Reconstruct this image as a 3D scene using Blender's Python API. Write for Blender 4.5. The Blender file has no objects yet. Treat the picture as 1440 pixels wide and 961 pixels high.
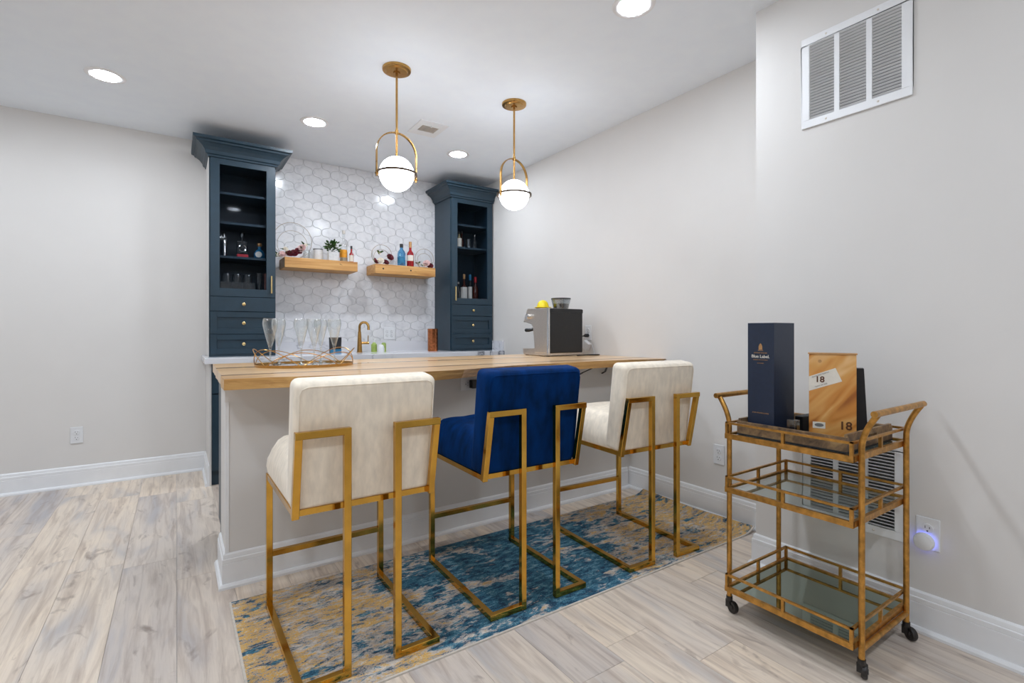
import bpy, bmesh, math, random
from mathutils import Vector, Matrix
PI = math.pi
random.seed(7)
S = bpy.context.scene
C = S.collection

# ------------------------------------------------------------------ camera, world, exposure
FPX, YAW, HOR, CAMH = 700.9, math.radians(33.98), 465.95, 1.12
cam_d = bpy.data.cameras.new('camera')
cam = bpy.data.objects.new('camera', cam_d)
C.objects.link(cam)
cam.location = (0, 0, CAMH)
cam.rotation_euler = (PI / 2, 0, -YAW)
cam_d.sensor_fit = 'HORIZONTAL'
cam_d.sensor_width = 36.0
cam_d.lens = 36.0 * FPX / 1440.0
cam_d.shift_y = (HOR - 480.5) / 1440.0
cam_d.clip_start = 0.02
S.camera = cam
w = bpy.data.worlds.new('world')
S.world = w
w.use_nodes = True
w.node_tree.nodes['Background'].inputs[0].default_value = (0.75, 0.8, 0.9, 1)
w.node_tree.nodes['Background'].inputs[1].default_value = 0.0
S.view_settings.view_transform = 'Standard'
S.view_settings.look = 'None'
S.view_settings.gamma = 1.0
S.view_settings.exposure = 0.32
S.view_settings.use_curve_mapping = False
CAN_E = 165.0      # radiance of each recessed light lens
GLOBE_E = 13.0     # radiance of the pendant globes
ZC = 2.65         # ceiling height
YB, XR, XN, YN = 4.735, 2.71, 2.31, 1.33   # back wall, right wall, bump-out wall, bump-out corner
XL, YF = -3.0, -2.6

# ------------------------------------------------------------------ materials
def lin(c):
    return tuple(((v / 255) / 12.92 if v / 255 <= 0.04045 else ((v / 255 + 0.055) / 1.055) ** 2.4) for v in c)
def L4(c):
    return (*lin(c), 1)
def mat(name, col, rough=0.5, metal=0.0, **k):
    m = bpy.data.materials.new(name)
    m.use_nodes = True
    b = m.node_tree.nodes['Principled BSDF']
    b.inputs['Base Color'].default_value = L4(col)
    b.inputs['Roughness'].default_value = rough
    b.inputs['Metallic'].default_value = metal
    for kk, v in k.items():
        b.inputs[kk.replace('_', ' ')].default_value = v
    return m
class N:
    """small helper for node graphs"""
    def __init__(s, m):
        s.m = m; s.t = m.node_tree; s.b = s.t.nodes['Principled BSDF']
    def n(s, typ, **k):
        x = s.t.nodes.new(typ)
        for a, v in k.items():
            setattr(x, a, v)
        return x
    def l(s, a, b):
        s.t.links.new(a, b)
    def coord(s, scale=(1, 1, 1), rnd=0.0, kind='Object'):
        tc = s.n('ShaderNodeTexCoord'); mp = s.n('ShaderNodeMapping')
        mp.inputs['Scale'].default_value = scale
        s.l(tc.outputs[kind], mp.inputs['Vector'])
        if rnd:
            oi = s.n('ShaderNodeObjectInfo'); mu = s.n('ShaderNodeMath', operation='MULTIPLY')
            mu.inputs[1].default_value = rnd
            cb = s.n('ShaderNodeCombineXYZ')
            s.l(oi.outputs['Random'], mu.inputs[0])
            for i in range(3):
                s.l(mu.outputs[0], cb.inputs[i])
            s.l(cb.outputs[0], mp.inputs['Location'])
        return mp.outputs[0]
    def noise(s, vec, scale, detail=4, rough=0.55, dist=0.0):
        x = s.n('ShaderNodeTexNoise')
        x.inputs['Scale'].default_value = scale
        x.inputs['Detail'].default_value = detail
        x.inputs['Roughness'].default_value = rough
        x.inputs['Distortion'].default_value = dist
        s.l(vec, x.inputs['Vector'])
        return x.outputs['Fac']
    def ramp(s, fac, stops, interp='LINEAR'):
        r = s.n('ShaderNodeValToRGB')
        r.color_ramp.interpolation = interp
        e = r.color_ramp.elements
        while len(e) < len(stops):
            e.new(0.5)
        for i, (p, c) in enumerate(stops):
            e[i].position = p
            e[i].color = L4(c) if len(c) == 3 else c
        s.l(fac, r.inputs[0])
        return r.outputs[0]
    def mix(s, fac, a, b, mode='MIX'):
        x = s.n('ShaderNodeMix', data_type='RGBA', blend_type=mode)
        for so, v in ((0, fac), (6, a), (7, b)):
            if isinstance(v, (int, float)):
                x.inputs[so].default_value = v
            elif isinstance(v, tuple):
                x.inputs[so].default_value = L4(v)
            else:
                s.l(v, x.inputs[so])
        return x.outputs[2]
    def math(s, op, a, b=0.0):
        x = s.n('ShaderNodeMath', operation=op)
        for i, v in ((0, a), (1, b)):
            if isinstance(v, (int, float)):
                x.inputs[i].default_value = v
            else:
                s.l(v, x.inputs[i])
        return x.outputs[0]
    def bump(s, h, strength=0.2, dist=0.01):
        x = s.n('ShaderNodeBump')
        x.inputs['Strength'].default_value = strength
        x.inputs['Distance'].default_value = dist
        s.l(h, x.inputs['Height']); s.l(x.outputs[0], s.b.inputs['Normal'])
    def col(s, c):
        s.l(c, s.b.inputs['Base Color'])

def plain(name, col, rough, amt=0.06, scale=30, metal=0.0, bump=0.0, stretch=(1, 1, 1), **k):
    """a colour with faint procedural unevenness"""
    m = mat(name, col, rough, metal, **k); g = N(m)
    v = g.noise(g.coord(stretch), scale, 3)
    hi = tuple(min(255, c * (1 + amt)) for c in col); lo = tuple(c * (1 - amt) for c in col)
    g.col(g.ramp(v, [(0.3, lo), (0.7, hi)]))
    if bump:
        g.bump(v, bump, 0.004)
    return m

M = {}
M['wall'] = plain('wall_paint', (222, 219, 216), 0.7, 0.004, 5)
M['ceil'] = plain('ceiling_paint', (241, 247, 255), 0.8, 0.006, 9)
M['trim'] = plain('white_trim', (238, 239, 241), 0.35, 0.01, 9)
M['plastic'] = plain('white_plastic', (228, 229, 231), 0.35, 0.01, 9)
M['slot'] = mat('dark_slot', (60, 60, 62), 0.5)
M['duct'] = plain('galvanised_duct', (150, 152, 155), 0.6, 0.05, 20)
M['navy'] = plain('navy_paint', (33, 55, 69), 0.38, 0.05, 12)
M['brass'] = plain('brushed_brass', (188, 145, 84), 0.27, 0.06, 40, 1.0)
M['gold'] = plain('polished_gold', (206, 160, 72), 0.12, 0.05, 14, 1.0)
M['cartgold'] = plain('antique_gold', (186, 138, 70), 0.36, 0.14, 45, 0.85)
M['knob'] = plain('satin_brass', (222, 196, 140), 0.25, 0.04, 40, 1.0)
M['black'] = plain('black_plastic', (26, 27, 29), 0.35, 0.08, 40)
M['rubber'] = plain('black_rubber', (34, 30, 28), 0.4, 0.1, 40)
M['steel'] = plain('brushed_steel', (218, 210, 201), 0.38, 0.05, 60, 1.0, stretch=(1, 1, 12))
M['chrome'] = plain('chrome', (225, 225, 225), 0.1, 0.02, 20, 1.0)
M['grout'] = plain('grout', (202, 202, 203), 0.9, 0.03, 60)
M['cream'] = plain('cream_velvet', (242, 230, 212), 0.85, 0.045, 14, stretch=(3, 3, 1), Sheen_Weight=0.4, Sheen_Roughness=0.4, Specular_IOR_Level=0.1)
M['blue'] = plain('royal_blue_velvet', (0, 40, 88), 0.75, 0.22, 9, stretch=(2.5, 2.5, 1), Sheen_Weight=0.2, Sheen_Roughness=0.3, Specular_IOR_Level=0.08)
M['blue'].node_tree.nodes['Principled BSDF'].inputs['Sheen Tint'].default_value = L4((0, 120, 235))
M['yellow'] = plain('yellow_glaze', (240, 214, 20), 0.3, 0.06, 30)
M['can_trim'] = plain('light_trim', (236, 236, 238), 0.5, 0.01, 9)
M['ringdark'] = plain('ring_bronze', (64, 48, 32), 0.4, 0.05, 40, 0.7)

def emit(name, col, e):
    m = bpy.data.materials.new(name); m.use_nodes = True
    t = m.node_tree; t.nodes.clear()
    em = t.nodes.new('ShaderNodeEmission'); o = t.nodes.new('ShaderNodeOutputMaterial')
    em.inputs[0].default_value = L4(col); em.inputs[1].default_value = e
    t.links.new(em.outputs[0], o.inputs[0])
    return m
M['lens'] = emit('light_lens', (236, 245, 255), CAN_E)
M['globe'] = emit('opal_globe', (240, 246, 255), GLOBE_E)
M['glow'] = emit('blue_glow', (120, 130, 255), 2.6)

def clear(name, tint=(255, 255, 255), refl=0.12, rough=0.02, edge=0.75, start=0.0):
    """thin clear glass: mostly see-through, glossier at grazing angles"""
    m = bpy.data.materials.new(name); m.use_nodes = True
    t = m.node_tree; t.nodes.clear()
    tr = t.nodes.new('ShaderNodeBsdfTransparent'); gl = t.nodes.new('ShaderNodeBsdfGlossy')
    mx = t.nodes.new('ShaderNodeMixShader'); o = t.nodes.new('ShaderNodeOutputMaterial')
    lw = t.nodes.new('ShaderNodeLayerWeight'); lw.inputs[0].default_value = 0.35
    mr = t.nodes.new('ShaderNodeMapRange')
    mr.inputs['From Min'].default_value = start; mr.inputs['To Min'].default_value = refl; mr.inputs['To Max'].default_value = edge
    ns = t.nodes.new('ShaderNodeTexNoise'); ns.inputs['Scale'].default_value = 3.0
    rp = t.nodes.new('ShaderNodeMapRange'); rp.inputs['To Min'].default_value = rough; rp.inputs['To Max'].default_value = rough * 1.5
    t.links.new(ns.outputs[0], rp.inputs[0]); t.links.new(rp.outputs[0], gl.inputs['Roughness'])
    tr.inputs[0].default_value = L4(tint); gl.inputs[0].default_value = (0.95, 0.97, 0.97, 1)
    t.links.new(lw.outputs['Facing'], mr.inputs[0]); t.links.new(mr.outputs[0], mx.inputs[0])
    t.links.new(tr.outputs[0], mx.inputs[1]); t.links.new(gl.outputs[0], mx.inputs[2])
    t.links.new(mx.outputs[0], o.inputs[0])
    return m
M['glass'] = clear('clear_glass', (251, 252, 252), 0.03, 0.02, 0.6)
M['thickglass'] = clear('solid_glass', (240, 243, 244), 0.22, 0.02, 0.85)
M['pane'] = clear('door_glass', (236, 238, 241), 0.0015, 0.03, 0.25, 0.45)
M['acrylic'] = clear('acrylic', (228, 231, 233), 0.10, 0.12, 0.4)
M['shelfglass'] = clear('shelf_glass', (196, 210, 206), 0.28, 0.01, 0.75)
M['mirror'] = plain('mirror_glass', (164, 178, 168), 0.03, 0.01, 4, 1.0)
M['blueglass'] = clear('blue_bottle_glass', (132, 206, 240), 0.10, 0.05, 0.5)
M['greyglass'] = clear('smoked_glass', (182, 186, 190), 0.10, 0.04, 0.6)

def floor_mat():
    m = mat('plank_wood', (185, 172, 160), 0.42); g = N(m)
    v = g.coord((1, 1, 1), 37.0)
    big = g.noise(g.coord((5.0, 0.9, 1), 37.0), 1.6, 3, 0.5, 0.6)
    grain = g.noise(g.coord((15, 1.0, 1), 53.0), 2.2, 5, 0.6, 0.9)
    fine = g.noise(g.coord((150, 5, 1), 11.0), 2.0, 3, 0.6)
    knot = g.noise(g.coord((6.5, 2.6, 1), 71.0), 1.3, 5, 0.55, 1.8)
    base = g.ramp(big, [(0.30, (197, 193, 193)), (0.45, (226, 215, 204)), (0.60, (237, 224, 209)), (0.74, (210, 195, 181))])
    c = g.mix(g.ramp(grain, [(0.45, (0, 0, 0)), (0.74, (235, 235, 235))]), base, (180, 163, 150))
    c = g.mix(g.ramp(knot, [(0.60, (0, 0, 0)), (0.76, (225, 225, 225))]), c, (136, 118, 106))
    c = g.mix(g.ramp(fine, [(0.45, (0, 0, 0)), (0.75, (110, 110, 110))]), c, (178, 160, 147))
    oi = g.n('ShaderNodeObjectInfo')
    tone = g.ramp(oi.outputs['Random'], [(0.0, (232, 232, 236)), (0.5, (250, 247, 243)), (1.0, (255, 250, 243))])
    c = g.mix(1.0, c, tone, 'MULTIPLY')
    g.col(c)
    g.bump(g.math('ADD', grain, fine), 0.10, 0.002)
    return m
M['plank'] = floor_mat()

def wood(name, base, dark, light, sc=(1.2, 22, 22), rough=0.35, knots=0.0, coat=0.0):
    m = mat(name, base, rough, Coat_Weight=coat, Coat_Roughness=0.06); g = N(m)
    a = g.noise(g.coord(sc, 5.0), 1.6, 6, 0.6, 0.8)
    b = g.noise(g.coord((sc[0] * 3, sc[1] * 4, sc[2] * 4), 9.0), 2.0, 3)
    c = g.ramp(a, [(0.3, dark), (0.5, base), (0.72, light)])
    c = g.mix(g.ramp(b, [(0.5, (0, 0, 0)), (0.8, (120, 120, 120))]), c, dark)
    if knots:
        k = g.noise(g.coord((5, 9, 9), 3.0), 2.2, 2, 0.4, 1.0)
        c = g.mix(g.ramp(k, [(0.70, (0, 0, 0)), (0.78, (255, 255, 255))]), c, tuple(v * 0.45 for v in dark))
    g.col(c)
    g.bump(b, 0.05, 0.002)
    return m
M['maple'] = wood('bar_pale_wood', (232, 196, 152), (208, 164, 116), (242, 212, 174), rough=0.3, coat=0.25)
M['maple2'] = wood('bar_tan_wood', (224, 184, 136), (192, 144, 96), (236, 202, 158), rough=0.3, coat=0.25)
M['walnut'] = wood('bar_dark_wood', (118, 84, 62), (62, 44, 36), (150, 112, 84), rough=0.3, coat=0.25)
M['ebony'] = wood('bar_black_seam', (58, 48, 44), (34, 30, 30), (84, 70, 62), rough=0.15, coat=0.9)
M['edge'] = wood('live_edge_wood', (208, 162, 98), (172, 122, 64), (226, 186, 126), rough=0.4)
M['shelfwood'] = wood('floating_shelf_wood', (204, 152, 88), (166, 110, 56), (222, 176, 114), rough=0.5, knots=1.0)
M['traywood'] = wood('distressed_tray_wood', (126, 100, 72), (72, 58, 46), (170, 140, 96), sc=(14, 14, 14), rough=0.5)

def quartz():
    m = mat('veined_quartz', (224, 224, 228), 0.12); g = N(m)
    v = g.coord((1.0, 1.6, 1.6))
    a = g.noise(v, 2.1, 5, 0.55, 1.6)
    d = g.math('ABSOLUTE', g.math('SUBTRACT', a, 0.5))
    c = g.ramp(d, [(0.0, (96, 98, 108)), (0.010, (150, 152, 160)), (0.03, (214, 214, 220)), (0.3, (228, 228, 232))])
    b = g.noise(v, 0.9, 2)
    g.col(g.mix(g.ramp(b, [(0.45, (0, 0, 0)), (0.62, (255, 255, 255))]), (226, 226, 230), c))
    return m
M['quartz'] = quartz()

def tile_mat():
    m = mat('marble_tile', (214, 214, 217), 0.14); g = N(m)
    a = g.noise(g.coord((1, 1, 1), 19.0), 9.0, 5, 0.6, 1.2)
    b = g.noise(g.coord((1, 1, 1), 7.0), 3.0, 2)
    c = g.ramp(a, [(0.30, (206, 207, 210)), (0.46, (224, 224, 227)), (0.7, (234, 234, 236))])
    g.col(c)
    g.bump(g.noise(g.coord((1, 1, 1), 29.0), 26.0, 3), 0.25, 0.0015)
    return m
M['tile'] = tile_mat()

def rug_mat():
    m = mat('rug_pile', (70, 110, 130), 0.95); g = N(m)
    tc = g.n('ShaderNodeTexCoord'); sp = g.n('ShaderNodeSeparateXYZ')
    g.l(tc.outputs['Object'], sp.inputs[0])
    x = sp.outputs[0]
    patch = g.noise(g.coord((1.5, 3.0, 1)), 2.2, 4, 0.6, 0.6)
    streak = g.noise(g.coord((6, 15, 1)), 2.0, 8, 0.78, 0.5)
    streak2 = g.noise(g.coord((7, 17, 3)), 2.4, 8, 0.78, 0.5)
    fine = g.noise(g.coord((70, 95, 1)), 2.4, 3, 0.75)
    mott = g.math('ADD', g.math('MULTIPLY', streak2, 0.66), g.math('MULTIPLY', fine, 0.34))
    # distance from the middle of the runner: gold ends, blue middle
    e = g.math('ABSOLUTE', g.math('SUBTRACT', x, 1.20))
    e = g.math('SUBTRACT', g.math('MULTIPLY', e, 0.34), 0.26)
    k = g.math('ADD', g.math('ADD', e, g.math('MULTIPLY', patch, 0.9)), g.math('MULTIPLY', g.math('SUBTRACT', streak, 0.5), 1.1))
    bl = g.ramp(mott, [(0.38, (10, 24, 50)), (0.455, (24, 66, 94)), (0.53, (58, 118, 142)), (0.62, (146, 176, 184))])
    go = g.ramp(mott, [(0.39, (28, 54, 88)), (0.435, (96, 110, 122)), (0.465, (196, 186, 172)), (0.50, (210, 158, 62)), (0.545, (218, 178, 98)), (0.585, (216, 208, 200)), (0.64, (120, 150, 166))])
    cr = g.ramp(mott, [(0.38, (92, 108, 126)), (0.48, (184, 176, 168)), (0.6, (220, 212, 204))])
    f1 = g.ramp(k, [(0.33, (0, 0, 0)), (0.39, (255, 255, 255))])
    f2 = g.ramp(k, [(0.43, (0, 0, 0)), (0.49, (255, 255, 255))])
    isl = g.noise(g.coord((3.2, 9, 7)), 2.2, 5, 0.65, 0.4)
    f3 = g.ramp(isl, [(0.55, (0, 0, 0)), (0.60, (255, 255, 255))])
    f4 = g.ramp(isl, [(0.36, (255, 255, 255)), (0.42, (0, 0, 0))])
    c = g.mix(f2, g.mix(f1, bl, cr), g.mix(f4, g.mix(f3, go, bl), cr))
    g.col(c)
    g.bump(fine, 0.6, 0.004)
    return m
M['rug'] = rug_mat()
M['binding'] = plain('rug_binding', (206, 198, 188), 0.9, 0.04, 60)

def amber_mat():
    m = mat('amber_print', (204, 140, 62), 0.35); g = N(m)
    tc = g.n('ShaderNodeTexCoord'); mp = g.n('ShaderNodeMapping')
    mp.inputs['Rotation'].default_value = (0, 0.8, 0)
    m2 = g.n('ShaderNodeMapping'); m2.inputs['Scale'].default_value = (1.8, 2, 7.5)
    g.l(tc.outputs['Object'], mp.inputs['Vector']); g.l(mp.outputs[0], m2.inputs['Vector'])
    a = g.noise(m2.outputs[0], 2.2, 2.0, 0.45, 1.2)
    g.col(g.ramp(a, [(0.28, (158, 92, 36)), (0.42, (202, 134, 60)), (0.56, (216, 160, 90)), (0.72, (234, 194, 140))]))
    return m
M['amber'] = amber_mat()
M['carton_navy'] = plain('carton_navy', (30, 42, 64), 0.42, 0.05, 60)
M['carton_black'] = plain('carton_black', (24, 25, 30), 0.5, 0.05, 60)
M['foil'] = plain('copper_foil', (196, 150, 100), 0.4, 0.05, 60, 0.5)
M['paper'] = plain('white_paper', (226, 220, 208), 0.6, 0.02, 40)
M['ink'] = mat('brown_ink', (92, 52, 22), 0.6)
M['greyink'] = mat('grey_ink', (110, 110, 108), 0.6)
M['copper'] = plain('hammered_copper', (176, 108, 70), 0.3, 0.2, 60, 1.0, bump=0.5)
M['leaf'] = plain('leaf_green', (52, 84, 38), 0.5, 0.35, 60)
M['leaf2'] = plain('leaf_olive', (112, 128, 70), 0.5, 0.25, 60)
M['burgundy'] = plain('burgundy_petal', (92, 22, 34), 0.7, 0.3, 60)
M['blush'] = plain('blush_petal', (226, 190, 186), 0.7, 0.08, 60)
M['ivory'] = plain('ivory_petal', (230, 220, 204), 0.7, 0.06, 60)
M['wire'] = plain('thin_gold_wire', (160, 136, 100), 0.35, 0.05, 60, 1.0)
M['whitepot'] = plain('white_ceramic', (226, 226, 226), 0.4, 0.03, 60)
M['redliq'] = plain('red_liquor', (150, 20, 28), 0.12, 0.15, 30)
M['darkliq'] = plain('dark_liquor', (64, 26, 18), 0.1, 0.2, 30)
M['amberliq'] = plain('pale_liquor', (196, 180, 140), 0.1, 0.1, 30, Alpha=0.6)
M['redcap'] = plain('red_wax', (176, 34, 40), 0.4, 0.1, 30)
M['redpaper'] = plain('red_label', (190, 44, 54), 0.5, 0.06, 30)
M['orangepaper'] = plain('orange_label', (232, 160, 40), 0.5, 0.1, 30)
M['greenplastic'] = plain('green_plastic', (158, 180, 92), 0.3, 0.08, 30)
M['tealpaper'] = plain('teal_label', (30, 110, 150), 0.4, 0.1, 30)
M['copperpink'] = plain('rose_glass', (150, 104, 98), 0.25, 0.1, 30)
M['beans'] = plain('coffee_beans', (52, 36, 26), 0.5, 0.4, 160)

# ------------------------------------------------------------------ mesh helpers
class B:
    def __init__(s):
        s.v = []; s.f = []
    def add(s, vs, fs):
        o = len(s.v); s.v += [tuple(p) for p in vs]; s.f += [tuple(i + o for i in f) for f in fs]; return s
    def box(s, x0, x1, y0, y1, z0, z1):
        vs = [(x, y, z) for x in (x0, x1) for y in (y0, y1) for z in (z0, z1)]
        return s.add(vs, [(0, 1, 3, 2), (4, 6, 7, 5), (0, 4, 5, 1), (2, 3, 7, 6), (0, 2, 6, 4), (1, 5, 7, 3)])
    def bar(s, p0, p1, wd, ht=None, up=(0, 0, 1), ext=0.0):
        ht = ht or wd
        p0, p1 = Vector(p0), Vector(p1); d = (p1 - p0).normalized()
        u = Vector(up)
        if abs(d.dot(u)) > 0.95:
            u = Vector((1, 0, 0)) if abs(d.x) < 0.9 else Vector((0, 1, 0))
        r = d.cross(u).normalized(); u = r.cross(d).normalized()
        p0 = p0 - d * ext; p1 = p1 + d * ext
        vs = [p + r * a * wd / 2 + u * b * ht / 2 for p in (p0, p1) for a, b in ((-1, -1), (1, -1), (1, 1), (-1, 1))]
        return s.add(vs, [(3, 2, 1, 0), (4, 5, 6, 7), (0, 1, 5, 4), (1, 2, 6, 5), (2, 3, 7, 6), (3, 0, 4, 7)])
    def tube(s, pts, r, n=10, closed=False, cap=True):
        pts = [Vector(p) for p in pts]; m = len(pts); rings = []
        pu = None
        for i, p in enumerate(pts):
            a = pts[i - 1] if (i or closed) else p
            b = pts[(i + 1) % m] if (i < m - 1 or closed) else p
            d = (b - a).normalized()
            if pu is None:
                pu = Vector((0, 0, 1)) if abs(d.z) < 0.9 else Vector((1, 0, 0))
            rr = d.cross(pu).normalized(); pu = rr.cross(d).normalized()
            rad = r[i] if isinstance(r, (list, tuple)) else r
            rings.append([p + rr * math.cos(2 * PI * k / n) * rad + pu * math.sin(2 * PI * k / n) * rad for k in range(n)])
        vs = [v for ring in rings for v in ring]; fs = []
        for i in range(m if closed else m - 1):
            j = (i + 1) % m
            fs += [(i * n + k, i * n + (k + 1) % n, j * n + (k + 1) % n, j * n + k) for k in range(n)]
        if cap and not closed:
            fs += [tuple(range(n))[::-1], tuple((m - 1) * n + k for k in range(n))]
        return s.add(vs, fs)
    def lathe(s, prof, n=20, c=(0, 0, 0), sx=1.0, sy=1.0):
        vs = [(c[0] + r * math.cos(2 * PI * k / n) * sx, c[1] + r * math.sin(2 * PI * k / n) * sy, c[2] + z) for r, z in prof for k in range(n)]
        m = len(prof)
        fs = [(i * n + k, i * n + (k + 1) % n, (i + 1) * n + (k + 1) % n, (i + 1) * n + k) for i in range(m - 1) for k in range(n)]
        if prof[0][0] > 1e-6: fs.append(tuple(range(n))[::-1])
        if prof[-1][0] > 1e-6: fs.append(tuple((m - 1) * n + k for k in range(n)))
        return s.add(vs, fs)
    def prism(s, poly, a0, a1, axis='x'):
        """poly of 2-D points extruded along an axis"""
        def P(p, a):
            return {'x': (a, p[0], p[1]), 'y': (p[0], a, p[1]), 'z': (p[0], p[1], a)}[axis]
        n = len(poly)
        vs = [P(p, a0) for p in poly] + [P(p, a1) for p in poly]
        return s.add(vs, [tuple(range(n))[::-1], tuple(range(n, 2 * n))] + [(i, (i + 1) % n, n + (i + 1) % n, n + i) for i in range(n)])
    def move(s, m):
        s.v = [tuple(m @ Vector(p)) for p in s.v]; return s
    def mesh(s, name='m', smooth=False, ang=40, bevel=0.0, seg=2):
        me = bpy.data.meshes.new(name)
        me.from_pydata(s.v, [], s.f)
        bm = bmesh.new(); bm.from_mesh(me)
        bmesh.ops.remove_doubles(bm, verts=bm.verts, dist=1e-6)
        bmesh.ops.recalc_face_normals(bm, faces=bm.faces)
        if bevel:
            es = [e for e in bm.edges if len(e.link_faces) == 2 and e.calc_face_angle(0) > 0.5]
            bmesh.ops.bevel(bm, geom=es, offset=bevel, segments=seg, affect='EDGES', profile=0.5, clamp_overlap=True)
        if smooth:
            for f in bm.faces: f.smooth = True
            for e in bm.edges:
                if len(e.link_faces) == 2 and e.calc_face_angle(0) > math.radians(ang): e.smooth = False
        bm.to_mesh(me); bm.free()
        return me

def obj(name, me, m, parent=None, loc=None, rotz=None, **tags):
    if isinstance(me, B): me = me.mesh(name)
    o = bpy.data.objects.new(name, me); C.objects.link(o)
    if m is not None:
        me.materials.clear(); me.materials.append(M[m] if isinstance(m, str) else m)
    o.parent = parent
    if loc is not None: o.location = loc
    if rotz is not None: o.rotation_euler = (0, 0, rotz)
    for k, v in tags.items(): o[k] = v
    return o
def inst(name, me, parent=None, loc=(0, 0, 0), rot=(0, 0, 0), scale=None):
    o = bpy.data.objects.new(name, me); C.objects.link(o)
    o.parent = parent; o.location = loc; o.rotation_euler = rot
    if scale: o.scale = scale
    return o
def thing(name, label, cat, loc=(0, 0, 0), rotz=0.0, group=None):
    o = bpy.data.objects.new(name, None); C.objects.link(o)
    o.location = loc; o.rotation_euler = (0, 0, rotz); o.empty_display_size = 0.05
    o['label'] = label; o['category'] = cat
    if group: o['group'] = group
    return o
def struct(name, b, m, label, cat):
    return obj(name, b, m, None, kind='structure', label=label, category=cat)
def text(name, body, size, m, parent, loc, rot, align='CENTER', ext=0.0004, bold=0.0):
    cu = bpy.data.curves.new(name, 'FONT'); cu.body = body; cu.size = size; cu.extrude = ext
    cu.offset = bold; cu.align_x = align; cu.align_y = 'CENTER'; cu.resolution_u = 3
    t = bpy.data.objects.new(name + '_src', cu); C.objects.link(t)
    bpy.context.view_layer.update()
    me = bpy.data.meshes.new_from_object(t.evaluated_get(bpy.context.evaluated_depsgraph_get()))
    bpy.data.objects.remove(t)
    o = obj(name, me, m, parent); o.location = loc; o.rotation_euler = rot
    return o
def arc(c, r, a0, a1, n, plane='xz'):
    out = []
    for i in range(n + 1):
        a = a0 + (a1 - a0) * i / n
        u, v = r * math.cos(a), r * math.sin(a)
        out.append((c[0] + u, c[1], c[2] + v) if plane == 'xz' else (c[0], c[1] + u, c[2] + v) if plane == 'yz' else (c[0] + u, c[1] + v, c[2]))
    return out

# ------------------------------------------------------------------ room shell
fl = struct('floor', B().box(XL, XR, YF, YB, -0.12, -0.0045), 'grout', 'pale greyed oak plank floor of the whole room', 'floor')
PW, PL = 0.21, 1.22
seam = {0: 2.70, -1: 2.97, -2: 3.04, -3: 3.24}
plank_me = B().box(0, 1, 0, 1, -0.0045, 0).mesh('plank'); plank_me.materials.append(M['plank'])
plank_full = B().box(0, PW - 0.0012, 0, PL - 0.0012, -0.0045, 0).mesh('plank'); plank_full.materials.append(M['plank'])
for k in range(-15, 14):
    x0 = 0.003 + PW * k; x1 = x0 + PW - 0.0012
    s0 = seam.get(k, random.uniform(0, PL))
    y = s0 - PL * math.ceil((s0 - YF) / PL)
    while y < YB:
        a, b = max(y, YF), min(y + PL - 0.0012, YB); c, d = max(x0, XL), min(x1, XR)
        if b - a > 0.01 and d - c > 0.01:
            if b - a > PL - 0.002 and d - c > PW - 0.002:
                inst('plank', plank_full, fl, (c, a, 0))
            else:
                me = B().box(0, d - c, 0, b - a, -0.0045, 0).mesh('plank'); me.materials.append(M['plank'])
                inst('plank', me, fl, (c, a, 0))
        y += PL
RGX, RGY, RHX, RHY = 1.575, 3.47, 0.068, 0.057     # register opening
cl = B().box(XL, RGX - RHX, YF, YB, ZC, ZC + 0.1).box(RGX + RHX, XR, YF, YB, ZC, ZC + 0.1)
cl.box(RGX - RHX, RGX + RHX, YF, RGY - RHY, ZC, ZC + 0.1).box(RGX - RHX, RGX + RHX, RGY + RHY, YB, ZC, ZC + 0.1)
struct('ceiling', cl, 'ceil', 'smooth white painted ceiling', 'ceiling')
struct('wall_back', B().box(XL - 0.1, XR + 0.1, YB, YB + 0.1, -0.1, ZC + 0.1), 'wall', 'greige painted wall behind the navy cabinets', 'wall')
struct('wall_right', B().box(XR, XR + 0.1, YN, YB, -0.1, ZC + 0.1), 'wall', 'greige side wall where the bar ends', 'wall')
wa = B().box(XN + 0.26, XR + 0.1, YF, YN, -0.1, ZC + 0.1)
zz_ = [(-0.1, 0.343, None), (0.343, 0.659, (0.769, 1.081)), (0.659, 2.044, None), (2.044, 2.379, (0.746, 1.086)), (2.379, ZC + 0.1, None)]
for za, zb, hole in zz_:
    for ya, yb_ in ([(YF, YN)] if hole is None else [(YF, hole[0]), (hole[1], YN)]):
        wa.box(XN, XN + 0.26, ya, yb_, za, zb)
struct('wall_alcove', wa, 'wall', 'greige bump-out wall holding two return air grilles', 'wall')
struct('wall_left', B().box(XL - 0.1, XL, YF - 0.1, YB, -0.1, ZC + 0.1), 'wall', 'greige far side wall of the room', 'wall')
struct('wall_front', B().box(XL - 0.1, XR + 0.1, YF - 0.1, YF, -0.1, ZC + 0.1), 'wall', 'greige wall opposite the bar', 'wall')

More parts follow.
